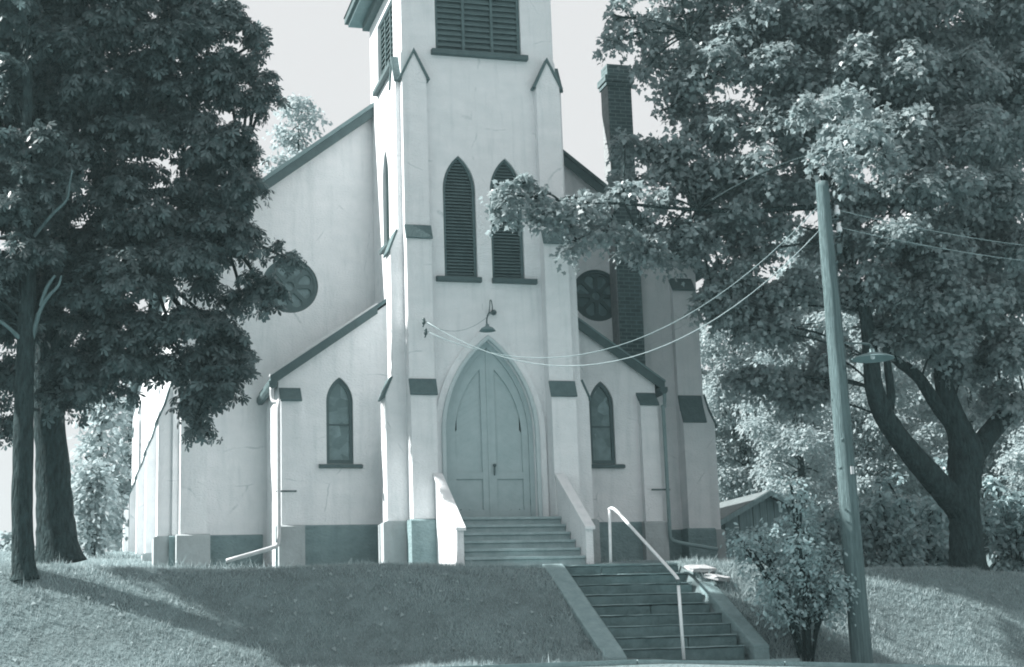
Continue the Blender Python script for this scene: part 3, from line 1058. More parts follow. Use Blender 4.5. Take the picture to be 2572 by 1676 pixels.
# handrail
hr = thing("handrail", "pale bent pipe handrail down the middle of the stone steps", "handrail", (1.35, -2.0, -0.1))
r = 0.024
bm = bmesh.new()
tube(bm, [(1.335, -2.02, -0.3, r), (1.345, -2.02, 0.2, r), (1.36, -2.02, 0.765, r)], 10, 1)
obj("post", bm, RAIL, hr, smooth=True)
bm = bmesh.new()
tube(bm, [(1.36, -2.0, 0.775, r), (1.365, -2.10, 0.785, r), (1.37, -2.22, 0.755, r), (1.37, -2.40, 0.68, r), (1.355, -3.3, 0.255, r), (1.34, -4.3, -0.215, r), (1.335, -4.74, -0.43, r), (1.335, -4.80, -0.49, r)], 10, 4)
obj("rail", bm, RAIL, hr, smooth=True)
bm = bmesh.new()
tube(bm, [(1.335, -4.80, -0.53, r), (1.345, -4.80, -1.0, r), (1.36, -4.80, -1.68, r)], 10, 1)
p2 = obj("post", bm, RAIL, hr, smooth=True)
bm = bmesh.new()
tube(bm, [(1.335, -4.80, -0.47, .033), (1.336, -4.80, -0.55, .033)], 10, 1)
obj("collar", bm, METAL_DARK, p2, smooth=True)

# ------------------------------------------------------------------ utility pole, lamp, wires
PX, PY = 3.94, -5.05
pole = thing("utility_pole", "weathered wooden utility pole standing at the foot of the bank", "utility pole", (PX, PY, -1.6))
bm = bmesh.new()
tube(bm, [(PX + 0.01, PY, -2.2, .158), (PX, PY, -1.5, .152), (PX - .015, PY, 0.0, .142), (PX - .03, PY, 2.2, .124), (PX - .045, PY, 4.0, .110), (PX - .05, PY, 5.35, .098)], 22, 8, 0.03)
for kz, ka in ((-1.1, 2.6), (-0.45, 0.4), (0.1, 3.3), (0.62, -.6), (1.05, 3.6), (1.45, 2.2), (2.05, 3.2), (2.5, -1.2), (3.1, 2.9), (3.55, 3.5), (4.1, 0.8), (4.45, 3.1)):
    kr = 0.15 - 0.0078 * (kz + 1.5)
    kc = Vector((PX - .02 + math.cos(ka) * kr * .93, PY - abs(math.sin(ka)) * kr * .93, kz))
    kd = Vector((math.cos(ka), -abs(math.sin(ka)), 0.5)) * 0.025
    tube(bm, [(*(kc - kd), .035), (*kc, .030), (*(kc + kd), .018)], 8, 2, 0.1)
obj("shaft", bm, POLE, pole, smooth=True)
bm = bmesh.new()
box(bm, PX - .02, PX + .03, PY - .152, PY - .13, 0.95, 1.06)
obj("tag_plate", bm, METAL, pole)
bm = bmesh.new()
tube(bm, [(PX + .105, PY - .08, -1.5, .008), (PX + .095, PY - .07, 0.5, .008), (PX + .075, PY - .065, 2.5, .008), (PX + .05, PY - .06, 4.3, .008)], 6, 3)
obj("ground_wire", bm, METAL_DARK, pole)
INS = ((4.10, -5.06, 4.93), (4.11, -5.06, 4.66))
for (x, y, z) in INS:
    bm = bmesh.new()
    lathe(bm, [(0, 0.075), (0.028, 0.07), (0.034, 0.04), (0.022, 0.025), (0.042, 0.0), (0.046, -0.05), (0.038, -0.075), (0.02, -0.07), (0, -0.06)], (x, y, z), 14)
    ins = obj("insulator", bm, PORCELAIN, pole, smooth=True)
    bm = bmesh.new()
    tube(bm, [(PX - .04, y, z - .16, .012), (x - .01, y, z - .14, .012), (x, y, z - .10, .012), (x, y, z, .012)], 6, 3)
    obj("insulator_pin", bm, METAL_DARK, ins)
bm = bmesh.new()
box(bm, 4.03, 4.11, PY - .05, PY + .05, 4.25, 4.40)
obj("junction_box", bm, METAL_DARK, pole, bevel=0.01)

sl = thing("street_lamp", "dished metal street lamp hanging beside the utility pole", "street lamp", (PX + .1, PY, 3.3))
LX, LY, LZ = 4.50, -5.05, 2.70
bm = bmesh.new()
tube(bm, [(PX + .08, PY, 2.90, .018), (PX + .25, PY, 2.90, .016), (LX - .10, LY, 2.895, .015), (LX - .02, LY, 2.88, .015), (LX, LY, 2.80, .016)], 8, 4)
obj("bracket_arm", bm, METAL_DARK, sl, smooth=True)
bm = bmesh.new()
lathe(bm, [(0, 0.125), (0.035, 0.12), (0.04, 0.07), (0.10, 0.05), (0.22, 0.02), (0.31, -0.02), (0.315, -0.035), (0.30, -0.035), (0.21, 0.005), (0.09, 0.03), (0, 0.035)], (LX, LY, LZ), 32)
sh = obj("lamp_shade", bm, TRIM_MID, sl, smooth=True)
bm = bmesh.new()
lathe(bm, [(0, 0.03), (0.03, 0.025), (0.035, 0.0), (0.028, -0.03), (0, -0.04)], (LX, LY, LZ), 14)
obj("bulb", bm, PORCELAIN, sl, smooth=True)

def wire(a, b, sag, label, mat, r=0.008, drop=None):
    a, b = Vector(a), Vector(b)
    pts = []
    for k in range(25):
        t = k / 24
        p = a.lerp(b, t)
        p.z -= sag * 4 * t * (1 - t)
        pts.append((p.x, p.y, p.z, r))
    bm = tube(bmesh.new(), pts, 6, 1)
    tag(obj("overhead_wire", bm, mat, smooth=True), label, "wire", "overhead wires")
wire((-1.19, -0.45, 4.09), (PX - .13, PY, 4.62), 1.34, "thick pale wire sagging from the church's upper bracket to the pole", WIRE, 0.007)
wire((-1.16, -0.45, 3.91), (PX - .13, PY, 4.98), 1.2, "thin dull wire sagging from the church's lower bracket to the pole", WIRE_DARK, 0.006)
wire(INS[0], (11.5, -4.2, 4.75), 0.22, "wire running right from the pole's upper white insulator", WIRE_DARK, 0.005)
wire(INS[1], (11.5, -4.4, 4.45), 0.22, "wire running right from the pole's lower white insulator", WIRE_DARK, 0.005)
wire((-1.20, -0.42, 4.08), (0.09, -0.08, 4.36), 0.24, "thin feed wire from the buttress bracket to the lamp over the doors", WIRE_DARK, 0.004)

# ------------------------------------------------------------------ shed behind
SHX, SHY = 9.75, 10.0
shed = thing("shed", "low board shed with a pale gabled roof behind the church", "shed", (SHX, SHY, 0.5))
bm = bmesh.new()
xs = np.linspace(SHX - 1.15, SHX + 1.15, 13)
for a, b in zip(xs, xs[1:]):
    b -= 0.014
    h = lambda x: 2.22 - abs(x - SHX) * 0.52
    ym = SHY + random.uniform(-.012, .012)
    pts = [(a, ym, 0.2), (b, ym, 0.2), (b, ym, h(b))]
    if a < SHX < b: pts.append((SHX, ym, h(SHX)))
    pts.append((a, ym, h(a)))
    prism(bm, pts, (0, 0.03, 0))
for s in (-1, 1):
    box(bm, SHX + s * 1.15 - .02, SHX + s * 1.15 + .02, SHY + .04, SHY + 4, 0.2, 1.6)
box(bm, SHX - 1.12, SHX + 1.12, SHY + 3.9, SHY + 3.95, 0.2, 1.6)
obj("wall", bm, BOARDS, shed)
bm = newbox(SHX - 1.12, SHX + 1.12, SHY + .036, SHY + .05, 0.2, 1.62)
obj("wall_lining", bm, DARK, shed)
for s in (-1, 1):
    bm = bmesh.new()
    prism(bm, [(SHX, SHY - .25, 2.25), (SHX + s * 1.45, SHY - .25, 2.25 - 1.45 * .52), (SHX + s * 1.45, SHY - .25, 2.33 - 1.45 * .52), (SHX, SHY - .25, 2.34)], (0, 4.5, 0))
    obj("roof", bm, SHED_ROOF, shed)
    bm = bmesh.new()
    prism(bm, [(SHX, SHY - .29, 2.19), (SHX + s * 1.47, SHY - .29, 2.19 - 1.47 * .52), (SHX + s * 1.47, SHY - .29, 2.32 - 1.47 * .52), (SHX, SHY - .29, 2.32)], (0, 0.036, 0))
    obj("barge_board", bm, BOARDS, shed)

# ------------------------------------------------------------------ foliage
def maple_leaf():
    h = [(0.30, -0.04), (0.24, 0.16), (0.54, 0.34), (0.26, 0.44), (0.20, 0.62)]
    pts = [(0, 0)] + h + [(0, 1.0)] + [(-x, y) for x, y in h[::-1]]
    P = np.array([(x, y - 0.1, -0.22 * abs(x) - 0.12 * y * y) for x, y in pts])
    return [P]
def chestnut_leaf():
    out = []
    for a, L in ((-100, .62), (-52, .85), (0, 1.0), (52, .85), (100, .62)):
        a = math.radians(a)
        pr = [(0, 0.02), (0.10, 0.32), (0.21, 0.66), (0.10, 0.92), (0, 1.0), (-0.10, 0.92), (-0.21, 0.66), (-0.10, 0.32)]
        P = []
        for x, y in pr:
            x, y = x * L, y * L
            P.append((x * math.cos(a) + y * math.sin(a), y * math.cos(a) - x * math.sin(a), -0.45 * y * y - 0.25 * abs(x)))
        out.append(np.array(P))
    return out
def simple_leaf():
    return [np.array([(0, 0, 0), (0.26, 0.35, -.05), (0.2, 0.7, -.08), (0, 1.0, -.16), (-0.2, 0.7, -.08), (-0.26, 0.35, -.05)])]

def unit(v):
    return v / np.maximum(np.linalg.norm(v, axis=-1, keepdims=True), 1e-9)

def spray_points(blobs, density, per, spread, rng, shell=2.4, upw=0.75, clump=1.0, flat=0.72, hang=0.45):
    """leaf positions, normals and directions. blobs rows: cx cy cz rx ry rz"""
    Ps, Ns, Ds, Ss = [], [], [], []
    subs = []
    for b in blobs:                      # break every limb's mass into flattened hanging clumps with gaps between
        c = np.array(b[:3], float); R = np.array(b[3:6], float)
        m = max(1, int(np.clip(5 + 9 * R.mean(), 5, 18) * clump))
        d = unit(rng.normal(size=(m, 3)))
        for k in range(m):
            f = 0.45 + 0.5 * rng.random()
            q = R * (0.30 + 0.24 * rng.random())
            subs.append((*(c + d[k] * R * f), q[0], q[1], q[2] * flat, (b[6] if len(b) > 6 else 1.0)))
    for b in subs:
        c = np.array(b[:3], float); R = np.array(b[3:6], float)
        dens = density * (b[6] if len(b) > 6 else 1.0)
        p = 1.6
        area = 4 * math.pi * (((R[0] * R[1]) ** p + (R[0] * R[2]) ** p + (R[1] * R[2]) ** p) / 3) ** (1 / p)
        ns = max(3, int(area * dens))
        d = rng.normal(size=(ns, 3))
        d[:, 2] = np.where(d[:, 2] < -0.25, -0.5 * d[:, 2], d[:, 2])
        d = unit(d)
        rad = rng.random(ns) ** (1 / shell)
        lump = 1 + 0.16 * np.sin(d[:, 0] * 5 + c[0]) * np.sin(d[:, 2] * 6 + c[2] * 3) + 0.10 * rng.normal(size=ns)
        pos = c + d * R * (rad * lump)[:, None]
        out = unit(d / R)
        nrm = unit(np.array([0, 0, upw]) + out * 0.75 + rng.normal(size=(ns, 3)) * 0.30)
        hor = out * np.array([1, 1, 0.25]) + rng.normal(size=(ns, 3)) * 0.35
        ax = unit(hor - nrm * np.sum(hor * nrm, -1, keepdims=True))
        la = np.cross(nrm, ax)
        sshade = rng.random(ns)
        a = (rng.random((ns, per)) * 2 - 1) * spread
        w = (rng.random((ns, per)) * 2 - 1) * spread * 0.62
        droop = hang * (np.clip(a, 0, 9) / spread) ** 2 * spread + 0.3 * np.abs(w)
        P = pos[:, None] + ax[:, None] * a[..., None] + la[:, None] * w[..., None] + rng.normal(size=(ns, per, 3)) * spread * 0.10
        P[..., 2] -= droop
        N = unit(nrm[:, None] + rng.normal(size=(ns, per, 3)) * 0.38 + ax[:, None] * (np.clip(a, 0, 9) / spread * 0.7)[..., None])
        D = ax[:, None] * 1.0 + la[:, None] * np.sign(w)[..., None] * 0.8 + rng.normal(size=(ns, per, 3)) * 0.45
        D[..., 2] -= 0.35
        D = unit(D - N * np.sum(D * N, -1, keepdims=True))
        Ps.append(P.reshape(-1, 3)); Ns.append(N.reshape(-1, 3)); Ds.append(D.reshape(-1, 3))
        Ss.append((sshade[:, None] * 0.6 + rng.random((ns, per)) * 0.4).reshape(-1))
    return np.concatenate(Ps), np.concatenate(Ns), np.concatenate(Ds), np.concatenate(Ss)

def leaf_mesh(name, P, N, D, S, template, size, rng):
    n = len(P)
    sz = size * (0.65 + 0.7 * rng.random(n))
    L = np.cross(D, N)
    cos, faces, shade = [], [], []
    base = 0
    for T in template:
        k = len(T)
        V = P[:, None] + sz[:, None, None] * (L[:, None] * T[None, :, 0:1] + D[:, None] * T[None, :, 1:2] + N[:, None] * T[None, :, 2:3])
        cos.append(V.reshape(-1, 3))
        faces.append(np.arange(n * k).reshape(n, k) + base)
        shade.append(np.repeat(S, k))
        base += n * k
    me = bpy.data.meshes.new(name)
    k = faces[0].shape[1]
    mesh_from(me, np.concatenate(cos), np.concatenate(faces), np.concatenate(shade))
    return me

def limb_to(bm, start, end, r0, r1, sag=0.0, wob=0.13):
    s, e = np.array(start, float), np.array(end, float)
    L = np.linalg.norm(e - s)
    pts = []
    for t in (0, .33, .66, 1):
        p = s + (e - s) * t
        if 0 < t < 1:
            p = p + np.array([random.uniform(-1, 1), random.uniform(-1, 1), random.uniform(-.4, .8)]) * wob * L * 0.16
        p[2] += sag * 4 * t * (1 - t)
        pts.append((*p, r0 + (r1 - r0) * t))
    tube(bm, pts, 7, 3, 0.05)

def twigs(bm, c, R, n, r):
    for _ in range(n):
        d = unit(RNG.normal(size=3)); d[2] = abs(d[2]) * 0.6 - 0.1
        e = np.array(c) + d * np.array(R) * 0.9
        limb_to(bm, c, e, r, 0.006, 0, 0.3)

def tree(name, label, cat, loc, limbs, blobs, template, size, density, per, spread, leaf_mat, bark=BARK, hub=None, seed=1,
         group=None, shell=2.4, limb_r=0.05, upw=0.75, twig=2, trunk_rough=0.05, clump=1.0, flat=0.72, hang=0.45):
    rng = np.random.default_rng(seed)
    t = thing(name, label, cat, loc, group)
    bm = bmesh.new()
    for pts in limbs:
        tube(bm, pts, 14, 5, trunk_rough)
    if hub:
        for i, b in enumerate(blobs):
            h = min(hub, key=lambda q: (q[0] - b[0]) ** 2 + (q[1] - b[1]) ** 2 + 1.4 * (q[2] - b[2] + 0.6) ** 2)
            if i and (h[0] - b[0]) ** 2 + (h[1] - b[1]) ** 2 + (h[2] - b[2]) ** 2 > 6.0:      # far out: fork from the next bough instead
                h = min([q[:3] for q in blobs[:i]] + [h], key=lambda q: (q[0] - b[0]) ** 2 + (q[1] - b[1]) ** 2 + (q[2] - b[2]) ** 2)
            limb_to(bm, h, b[:3], limb_r * (0.6 + 0.25 * min(b[3], 2)), 0.02, 0.1)
            if twig: twigs(bm, b[:3], b[3:6], twig, 0.018)
    obj("trunk", bm, bark, t, smooth=True)
    P, N, D, S = spray_points(blobs, density, per, spread, rng, shell, upw, clump, flat, hang)
    me = leaf_mesh("crown", P, N, D, S, template, size, rng)
    obj("crown", me, leaf_mat, t)
    return t

# pixel helper: where a point seen at (px, py) in a 2380 px wide view of the place lies at depth Y
def at(px, py, Y):
    v = fwd + rt * ((px * 1.0807 - 1286) / 3897.2) - up * ((py * 1.0807 - 838) / 3897.2)
    k = (Y - CAM_POS.y) / v.y
    p = CAM_POS + v * k
    return (p.x, p.y, p.z)
def ppm(Y):
    return 3897.2 / 1.0807 / ((Y - CAM_POS.y) * math.cos(YAW))
def blob(px, py, Y, rpx, rpz, ry=None, dens=1.0):
    x, y, z = at(px, py, Y)
    k = ppm(Y)
    return (x, y, z, rpx / k, (ry if ry else rpx / k), rpz / k, dens)
def P4(px, py, Y, rpx):
    return (*at(px, py, Y), rpx / ppm(Y))

# big dark horse-chestnut at left
CB = [  # px, py, Y, rx, rz, ry
    (70, 60, -.8, 150, 120, 1.), (230, 40, -.8, 150, 120, 1.), (390, 40, -1.0, 130, 110, .9), (500, 60, -0.8, 85, 90, .8),
    (90, 230, 1.0, 150, 110, 1.4), (260, 210, 0.4, 150, 110, 1.4), (420, 190, 0.0, 120, 100, 1.2), (530, 190, -0.5, 70, 80, .8),
    (100, 380, 0.6, 130, 100, 1.3), (270, 370, 0.2, 150, 100, 1.3), (430, 340, -0.2, 130, 90, 1.2), (545, 330, -0.6, 60, 70, .8),
    (120, 530, 0.8, 130, 100, 1.3), (290, 520, 0.0, 150, 100, 1.3), (460, 480, -0.5, 130, 80, 1.1), (575, 440, -0.8, 55, 60, .7), (560, 545, -0.8, 80, 60, .7), (655, 595, -0.9, 42, 22, .4), 
    (150, 680, 0.5, 130, 100, 1.2), (300, 670, -0.2, 140, 100, 1.2), (430, 620, -0.7, 110, 80, 1.0), (615, 690, -0.9, 45, 45, .5), (600, 650, -0.9, 40, 30, .4),
    (210, 820, 0.2, 110, 80, 1.1), (340, 800, -0.4, 110, 80, 1.0), (460, 780, -0.8, 90, 65, .8), (555, 850, -0.9, 48, 40, .5), (500, 900, -0.9, 60, 55, .6), (455, 975, -0.9, 30, 55, .4),
    (150, 920, 0.4, 50, 55, .7), (230, 895, 0.0, 70, 45, .7), (20, 880, -0.5, 45, 70, .7), (15, 980, -0.5, 22, 45, .4),
    (600, 95, -0.5, 22, 50, .4), (575, 240, -0.5, 40, 35, .5), (630, 215, -0.6, 26, 30, .3), (605, 190, -.6, 28, 26, .3),
    (60, -90, -1.5, 150, 80, .8), (220, -70, -1.5, 130, 60, .7), (540, 800, 0., 60, 40, .5), (500, 850, 0., 60, 50, .6), (430, 860, 0., 60, 50, .6), (465, 930, 0., 45, 50, .5), (560, 700, 0, 45, 40, .5),
    (30, 720, 0.6, 70, 110, .9),
    (-60, 330, 0.3, 110, 110, .9), (-70, 520, 0.2, 110, 110, .9), (-50, 680, 0.2, 90, 90, .8), (-80, 150, .4, 120, 120, 1.0),  # masses out of view, added to throw shade on the lawn
]
def crown_y(px, y):                                   # crown pulled forward to shade the lawn and leave the tower sunlit
    return float(np.interp(px, [0, 150, 300, 500], [-0.7, -1.2, -1.6, -1.75])) + 0.35 * y
cbl = [blob(px, py, crown_y(px, y) - 0.1, rx, rz, o[0] * 0.68) for px, py, y, rx, rz, *o in CB] + [(-7.0, 1.2, 8.4, .9, .6, .7), (-7.6, 1.3, 8.9, .8, .6, .7), (-6.3, 1.0, 7.9, .7, .5, .6)]  # trailing masses added to shade the right parapet
CF = [(-8.5, -1.4, 4.4, .9, .9, .8), (-9.2, -1.1, 3.7, .7, .7, .6), (-9.1, -0.8, 5.0, .8, .8, .8), (-8.9, -2.2, 4.6, .8, .8, .8), (-8.2, -2.5, 3.9, .55, .55, .5), (-8.3, -1.6, 5.7, .9, .9, .8)]  # leaf masses added past the left edge to shade the lawn
T2 = [P4(137, 1310, 1.0, 62), P4(133, 1270, 1.0, 50), P4(128, 1200, 1.0, 43), P4(122, 1080, 0.95, 38), P4(114, 960, 0.85, 35), P4(112, 820, 0.65, 32), P4(130, 600, 0.2, 26), P4(160, 350, -0.3, 20), P4(190, 80, -0.5, 13), P4(200, -200, -0.6, 6)]
T2L = [[P4(118, 830, 0.6, 24), P4(230, 690, -0.1, 17), P4(350, 640, -.7, 12), P4(520, 560, -1.1, 6)],
       [P4(125, 650, 0.3, 22), P4(260, 480, -0.4, 15), P4(420, 440, -.9, 10), P4(560, 400, -1.2, 5)],
       [P4(150, 420, -0.1, 16), P4(300, 260, -0.6, 11), P4(470, 200, -1.1, 6)]]
hub = [q[:3] for q in T2[4:]] + [q[:3] for l in T2L for q in l[1:]]
tree("chestnut_tree", "large dark chestnut with a broad flared trunk at the left of the church", "tree", at(137, 1310, 1.0), [T2] + T2L, cbl,
     chestnut_leaf(), 0.108, 33, 6, 0.19, LEAF_CHESTNUT, hub=hub, seed=3, shell=3.0, upw=0.9, twig=3)

# slim tree in front of it
T1 = [P4(57, 1350, -2.4, 36), P4(56, 1325, -2.4, 28), P4(53, 1270, -2.4, 25), P4(52, 1130, -2.4, 23.5), P4(56, 950, -2.4, 22), P4(61, 760, -2.4, 20), P4(66, 560, -2.4, 17), P4(62, 330, -2.4, 13), P4(70, 60, -2.4, 9), P4(80, -150, -2.4, 4)]
fr = [blob(*q) for q in ((60, 30, -2.3, 90, 60, .7), (20, 200, -2.2, 60, 50, .5), (150, 120, -2.2, 70, 50, .6), (90, -110, -2.3, 130, 90, 1.0), (60, 330, -2.6, 70, 60, .5), (40, 470, -2.6, 60, 55, .45), (110, 420, -2.5, 60, 40, .4), (75, 580, -2.6, 55, 40, .4), (20, 610, -2.5, 40, 40, .4))] + CF
t1 = tree("slender_tree", "slim straight trunk with broken bare branches in front of the big chestnut", "tree", at(57, 1345, -2.4), [T1], fr,
     chestnut_leaf(), 0.108, 33, 6, 0.19, LEAF_CHESTNUT, hub=[q[:3] for q in T1[5:]], seed=5, shell=3.0, upw=0.9, limb_r=.03)
for pts in ([P4(72, 800, -2.4, 6), P4(90, 730, -2.5, 5), P4(112, 690, -2.6, 4), P4(135, 665, -2.65, 3.5), P4(143, 640, -2.7, 2)],
            [P4(95, 712, -2.52, 5), P4(108, 670, -2.6, 4.5), P4(128, 640, -2.7, 3)],
            [P4(70, 560, -2.4, 5), P4(120, 500, -2.6, 4), P4(155, 465, -2.7, 3.2), P4(162, 425, -2.7, 2.5), P4(168, 395, -2.7, 2.5)],
            [P4(60, 800, -2.4, 7), P4(35, 775, -2.5, 5), P4(5, 750, -2.6, 4), P4(-30, 735, -2.6, 5)]):
    bm = tube(bmesh.new(), pts, 9, 4, 0.06)
    obj("bare_branch", bm, BARK_PALE, t1, smooth=True)

# big maple at right
MY = -0.9
M = lambda u, v, Y, r: P4((1500 + u / 1.846) / 1.0807, (836 + v / 1.846) / 1.0807, Y, r / 1.995)
mt = [M(1722, 1165, MY, 135), M(1722, 1110, MY, 112), M(1715, 1020, MY, 96), M(1708, 900, MY, 88), M(1698, 780, MY, 88), M(1705, 660, MY, 92), M(1710, 560, MY, 98), M(1690, 480, MY, 78), M(1650, 380, MY, 62), M(1610, 250, MY, 52), M(1590, 100, MY, 42), M(1570, -200, MY, 30), M(1540, -600, MY, 20), M(1500, -1000, MY, 10)]
ml = [[M(1690, 830, MY, 70), M(1630, 760, MY - .1, 74), M(1540, 655, MY - .2, 68), M(1440, 540, MY - .3, 62), M(1340, 400, MY - .4, 58), M(1285, 260, MY - .5, 52), M(1270, 130, MY - .5, 44), M(1240, -100, MY - .5, 34), M(1150, -400, MY - .6, 22), M(1050, -650, MY - .6, 10)],
      [M(1735, 600, MY, 62), M(1800, 490, MY, 58), M(1880, 400, MY + .1, 52), M(1985, 310, MY + .2, 44), M(2150, 150, MY + .3, 34), M(2300, -100, MY + .4, 20)],
      [M(1640, 420, MY, 40), M(1570, 330, MY, 38), M(1500, 220, MY - .1, 34), M(1440, 165, MY - .1, 30), M(1380, 120, MY - .2, 24), M(1250, -50, MY - .4, 14)],
      [M(1345, 400, MY - .4, 26), M(1362, 300, MY - .5, 24), M(1350, 180, MY - .5, 22), M(1330, 30, MY - .6, 16)],
      [P4(1900, 480, MY - .5, 9), P4(1760, 490, MY - .6, 6.5), P4(1620, 488, MY - .6, 5), P4(1450, 474, MY - .7, 4), P4(1300, 466, MY - .7, 3.5), P4(1180, 452, MY - .7, 2)],
      [P4(1950, 420, MY - .3, 18), P4(1850, 250, MY - .2, 12), P4(1700, 150, MY - .2, 8), P4(1600, 80, MY - .2, 5)]]
MB_ = [
    (1440, 40, -.6, 50, 50, .5, .55), (1500, 75, -.6, 50, 40, .5, .6), (1570, 40, -.6, 80, 60, .8, .6), (1575, 160, -.4, 70, 50, .7, .6), (1640, 200, -.8, 110, 80, 1.0, .7), (1520, 130, -.3, 40, 28, .4, .5), (1560, 250, -.5, 60, 35, .5, .5), (1700, 80, -.6, 130, 90, 1.2), (1840, 60, -.9, 150, 100, 1.3), (2000, 60, -1.2, 150, 90, 1.3), (2160, 60, -1.2, 150, 90, 1.3), (2310, 60, -1.0, 130, 100, 1.3),
    (1790, 190, -1.2, 120, 70, 1.0), (1930, 170, -1.6, 120, 70, 1.0), (2080, 190, -2.0, 130, 80, 1.1), (2230, 180, -2.0, 120, 80, 1.1), (2350, 200, -1.6, 90, 90, 1.0),
    (1690, 300, -1.0, 100, 70, .9), (1820, 310, -1.4, 110, 70, 1.0), (1960, 310, -2.0, 90, 70, .9), (2090, 330, -2.3, 110, 75, 1.0), (2230, 330, -2.2, 120, 80, 1.0), (2350, 340, -2.0, 90, 90, 1.0),
    (1480, 345, -.6, 40, 25, .4, .5), (1550, 350, -.8, 60, 40, .5, .8), (1610, 395, -.9, 90, 55, .7), (1740, 410, -1.1, 100, 60, .9), (1830, 440, -1.0, 70, 60, .8), (2030, 440, -2.0, 80, 60, .8), (2150, 460, -2.3, 110, 70, 1.0), (2290, 460, -2.2, 110, 75, 1.0),
    (1170, 455, -1.6, 38, 30, .35, 0.55), (1160, 490, -1.6, 30, 22, .3, 0.7), (1240, 460, -1.6, 50, 38, .4, 0.5), (1300, 500, -1.6, 55, 40, .45, 0.85), (1255, 510, -1.6, 40, 24, .4, 0.55), (1370, 480, -1.6, 45, 30, .4, 0.7), (1410, 540, -1.6, 65, 40, .5, 0.5), (1340, 560, -1.6, 50, 30, .4, 0.85), (1450, 450, -1.4, 45, 28, .4, 0.55), (1490, 575, -1.4, 55, 38, .5), (1560, 530, -1.3, 65, 40, .5), (1570, 600, -1.2, 50, 30, .4), (1530, 470, -1.2, 50, 30, .4), (1215, 425, -1.6, 22, 16, .25),
    (1640, 560, -1.0, 75, 50, .7), (1700, 510, -1.0, 70, 50, .7), (1680, 640, -1.0, 75, 50, .7), (1740, 590, -.9, 55, 45, .6), (1800, 520, -1.0, 50, 35, .6), (1760, 690, -1.0, 80, 50, .8), (1850, 660, -1.0, 75, 45, .8), (1830, 760, -.9, 100, 50, .8), (1730, 760, -.9, 45, 30, .5), (1700, 720, -.9, 45, 30, .5),
    (1918, 352, -5.25, 30, 42, .25, .6), (1965, 385, -5.1, 28, 50, .25, .6), (1950, 310, -4.9, 45, 28, .35, .6), (2010, 300, -4.4, 60, 30, .5, .6), (1985, 220, -3.6, 80, 35, .6, .6), (1890, 250, -3.4, 60, 30, .5, .6), (2060, 370, -3.8, 60, 35, .5, .6),
    (1490, 175, -.6, 28, 22, .3, .5), (1450, 330, -.7, 34, 18, .3, .5), (1515, 345, -.7, 45, 28, .4, .7), (1470, 420, -.8, 55, 30, .4), (1430, 95, -.6, 30, 28, .3, .5), (1980, 470, -1.4, 60, 50, .7), (2240, 860, -.6, 90, 45, .7), (1960, 660, -.9, 60, 60, .6), (1660, 700, -.8, 50, 35, .5), (1900, 560, -.4, 40, 40, .5), (2050, 250, -1.2, 110, 70, 1.0), (2180, 270, -1.2, 110, 70, 1.0), (2310, 250, -1.2, 100, 70, 1.0), (1900, 420, -.8, 60, 50, .6), (2090, 640, -.9, 90, 60, .8), (2240, 520, -1.2, 120, 70, 1.0), (2340, 700, -1., 90, 80, .9), (1640, 460, -.9, 70, 40, .6), (1870, 130, -1.0, 110, 70, 1.0),
    (1990, 560, -1.6, 70, 50, .8), (2080, 570, -2.0, 100, 60, .9), (2200, 590, -2.1, 110, 70, 1.0), (2330, 590, -1.9, 100, 80, 1.0), (2030, 660, -1.6, 90, 55, .8), (2150, 690, -1.8, 110, 60, .9), (2290, 710, -1.6, 120, 70, 1.0), (2060, 760, -1.3, 80, 45, .7), (2190, 800, -1.3, 120, 55, .9), (2320, 820, -1.2, 110, 70, 1.0), (2340, 930, -1.0, 60, 50, .6),
    (1790, 880, -.6, 90, 35, .6), (1880, 890, -.6, 80, 40, .6), (1720, 880, -.5, 45, 22, .4), (1850, 925, -.6, 60, 22, .5), (1930, 830, -.8, 70, 45, .6),
    (1560, -90, -.6, 130, 80, 1.2), (1750, -100, -.9, 180, 100, 1.5), (1980, -110, -1.2, 190, 110, 1.7), (2200, -100, -1.2, 190, 110, 1.7), (2430, 0, -.8, 130, 130, 1.5), (2450, 300, -.9, 130, 150, 1.5), (2450, 620, -.8, 120, 140, 1.4), (1900, -330, -.8, 260, 140, 2.2), (2200, -330, -.6, 240, 140, 2.2),
]
mbl = [blob(*q) for q in MB_]
hub = [q[:3] for q in mt[6:]] + [q[:3] for l in ml for q in l[2:]]
tree("maple_tree", "large spreading maple with a thick forked trunk on the right bank", "tree", at(2250, 1345, MY), [mt] + ml, mbl,
     maple_leaf(), 0.098, 27, 10, 0.21, LEAF_MAPLE, hub=hub, seed=9, shell=2.3, upw=0.55, flat=1.0, hang=0.8, clump=1.15, limb_r=0.026, twig=3)

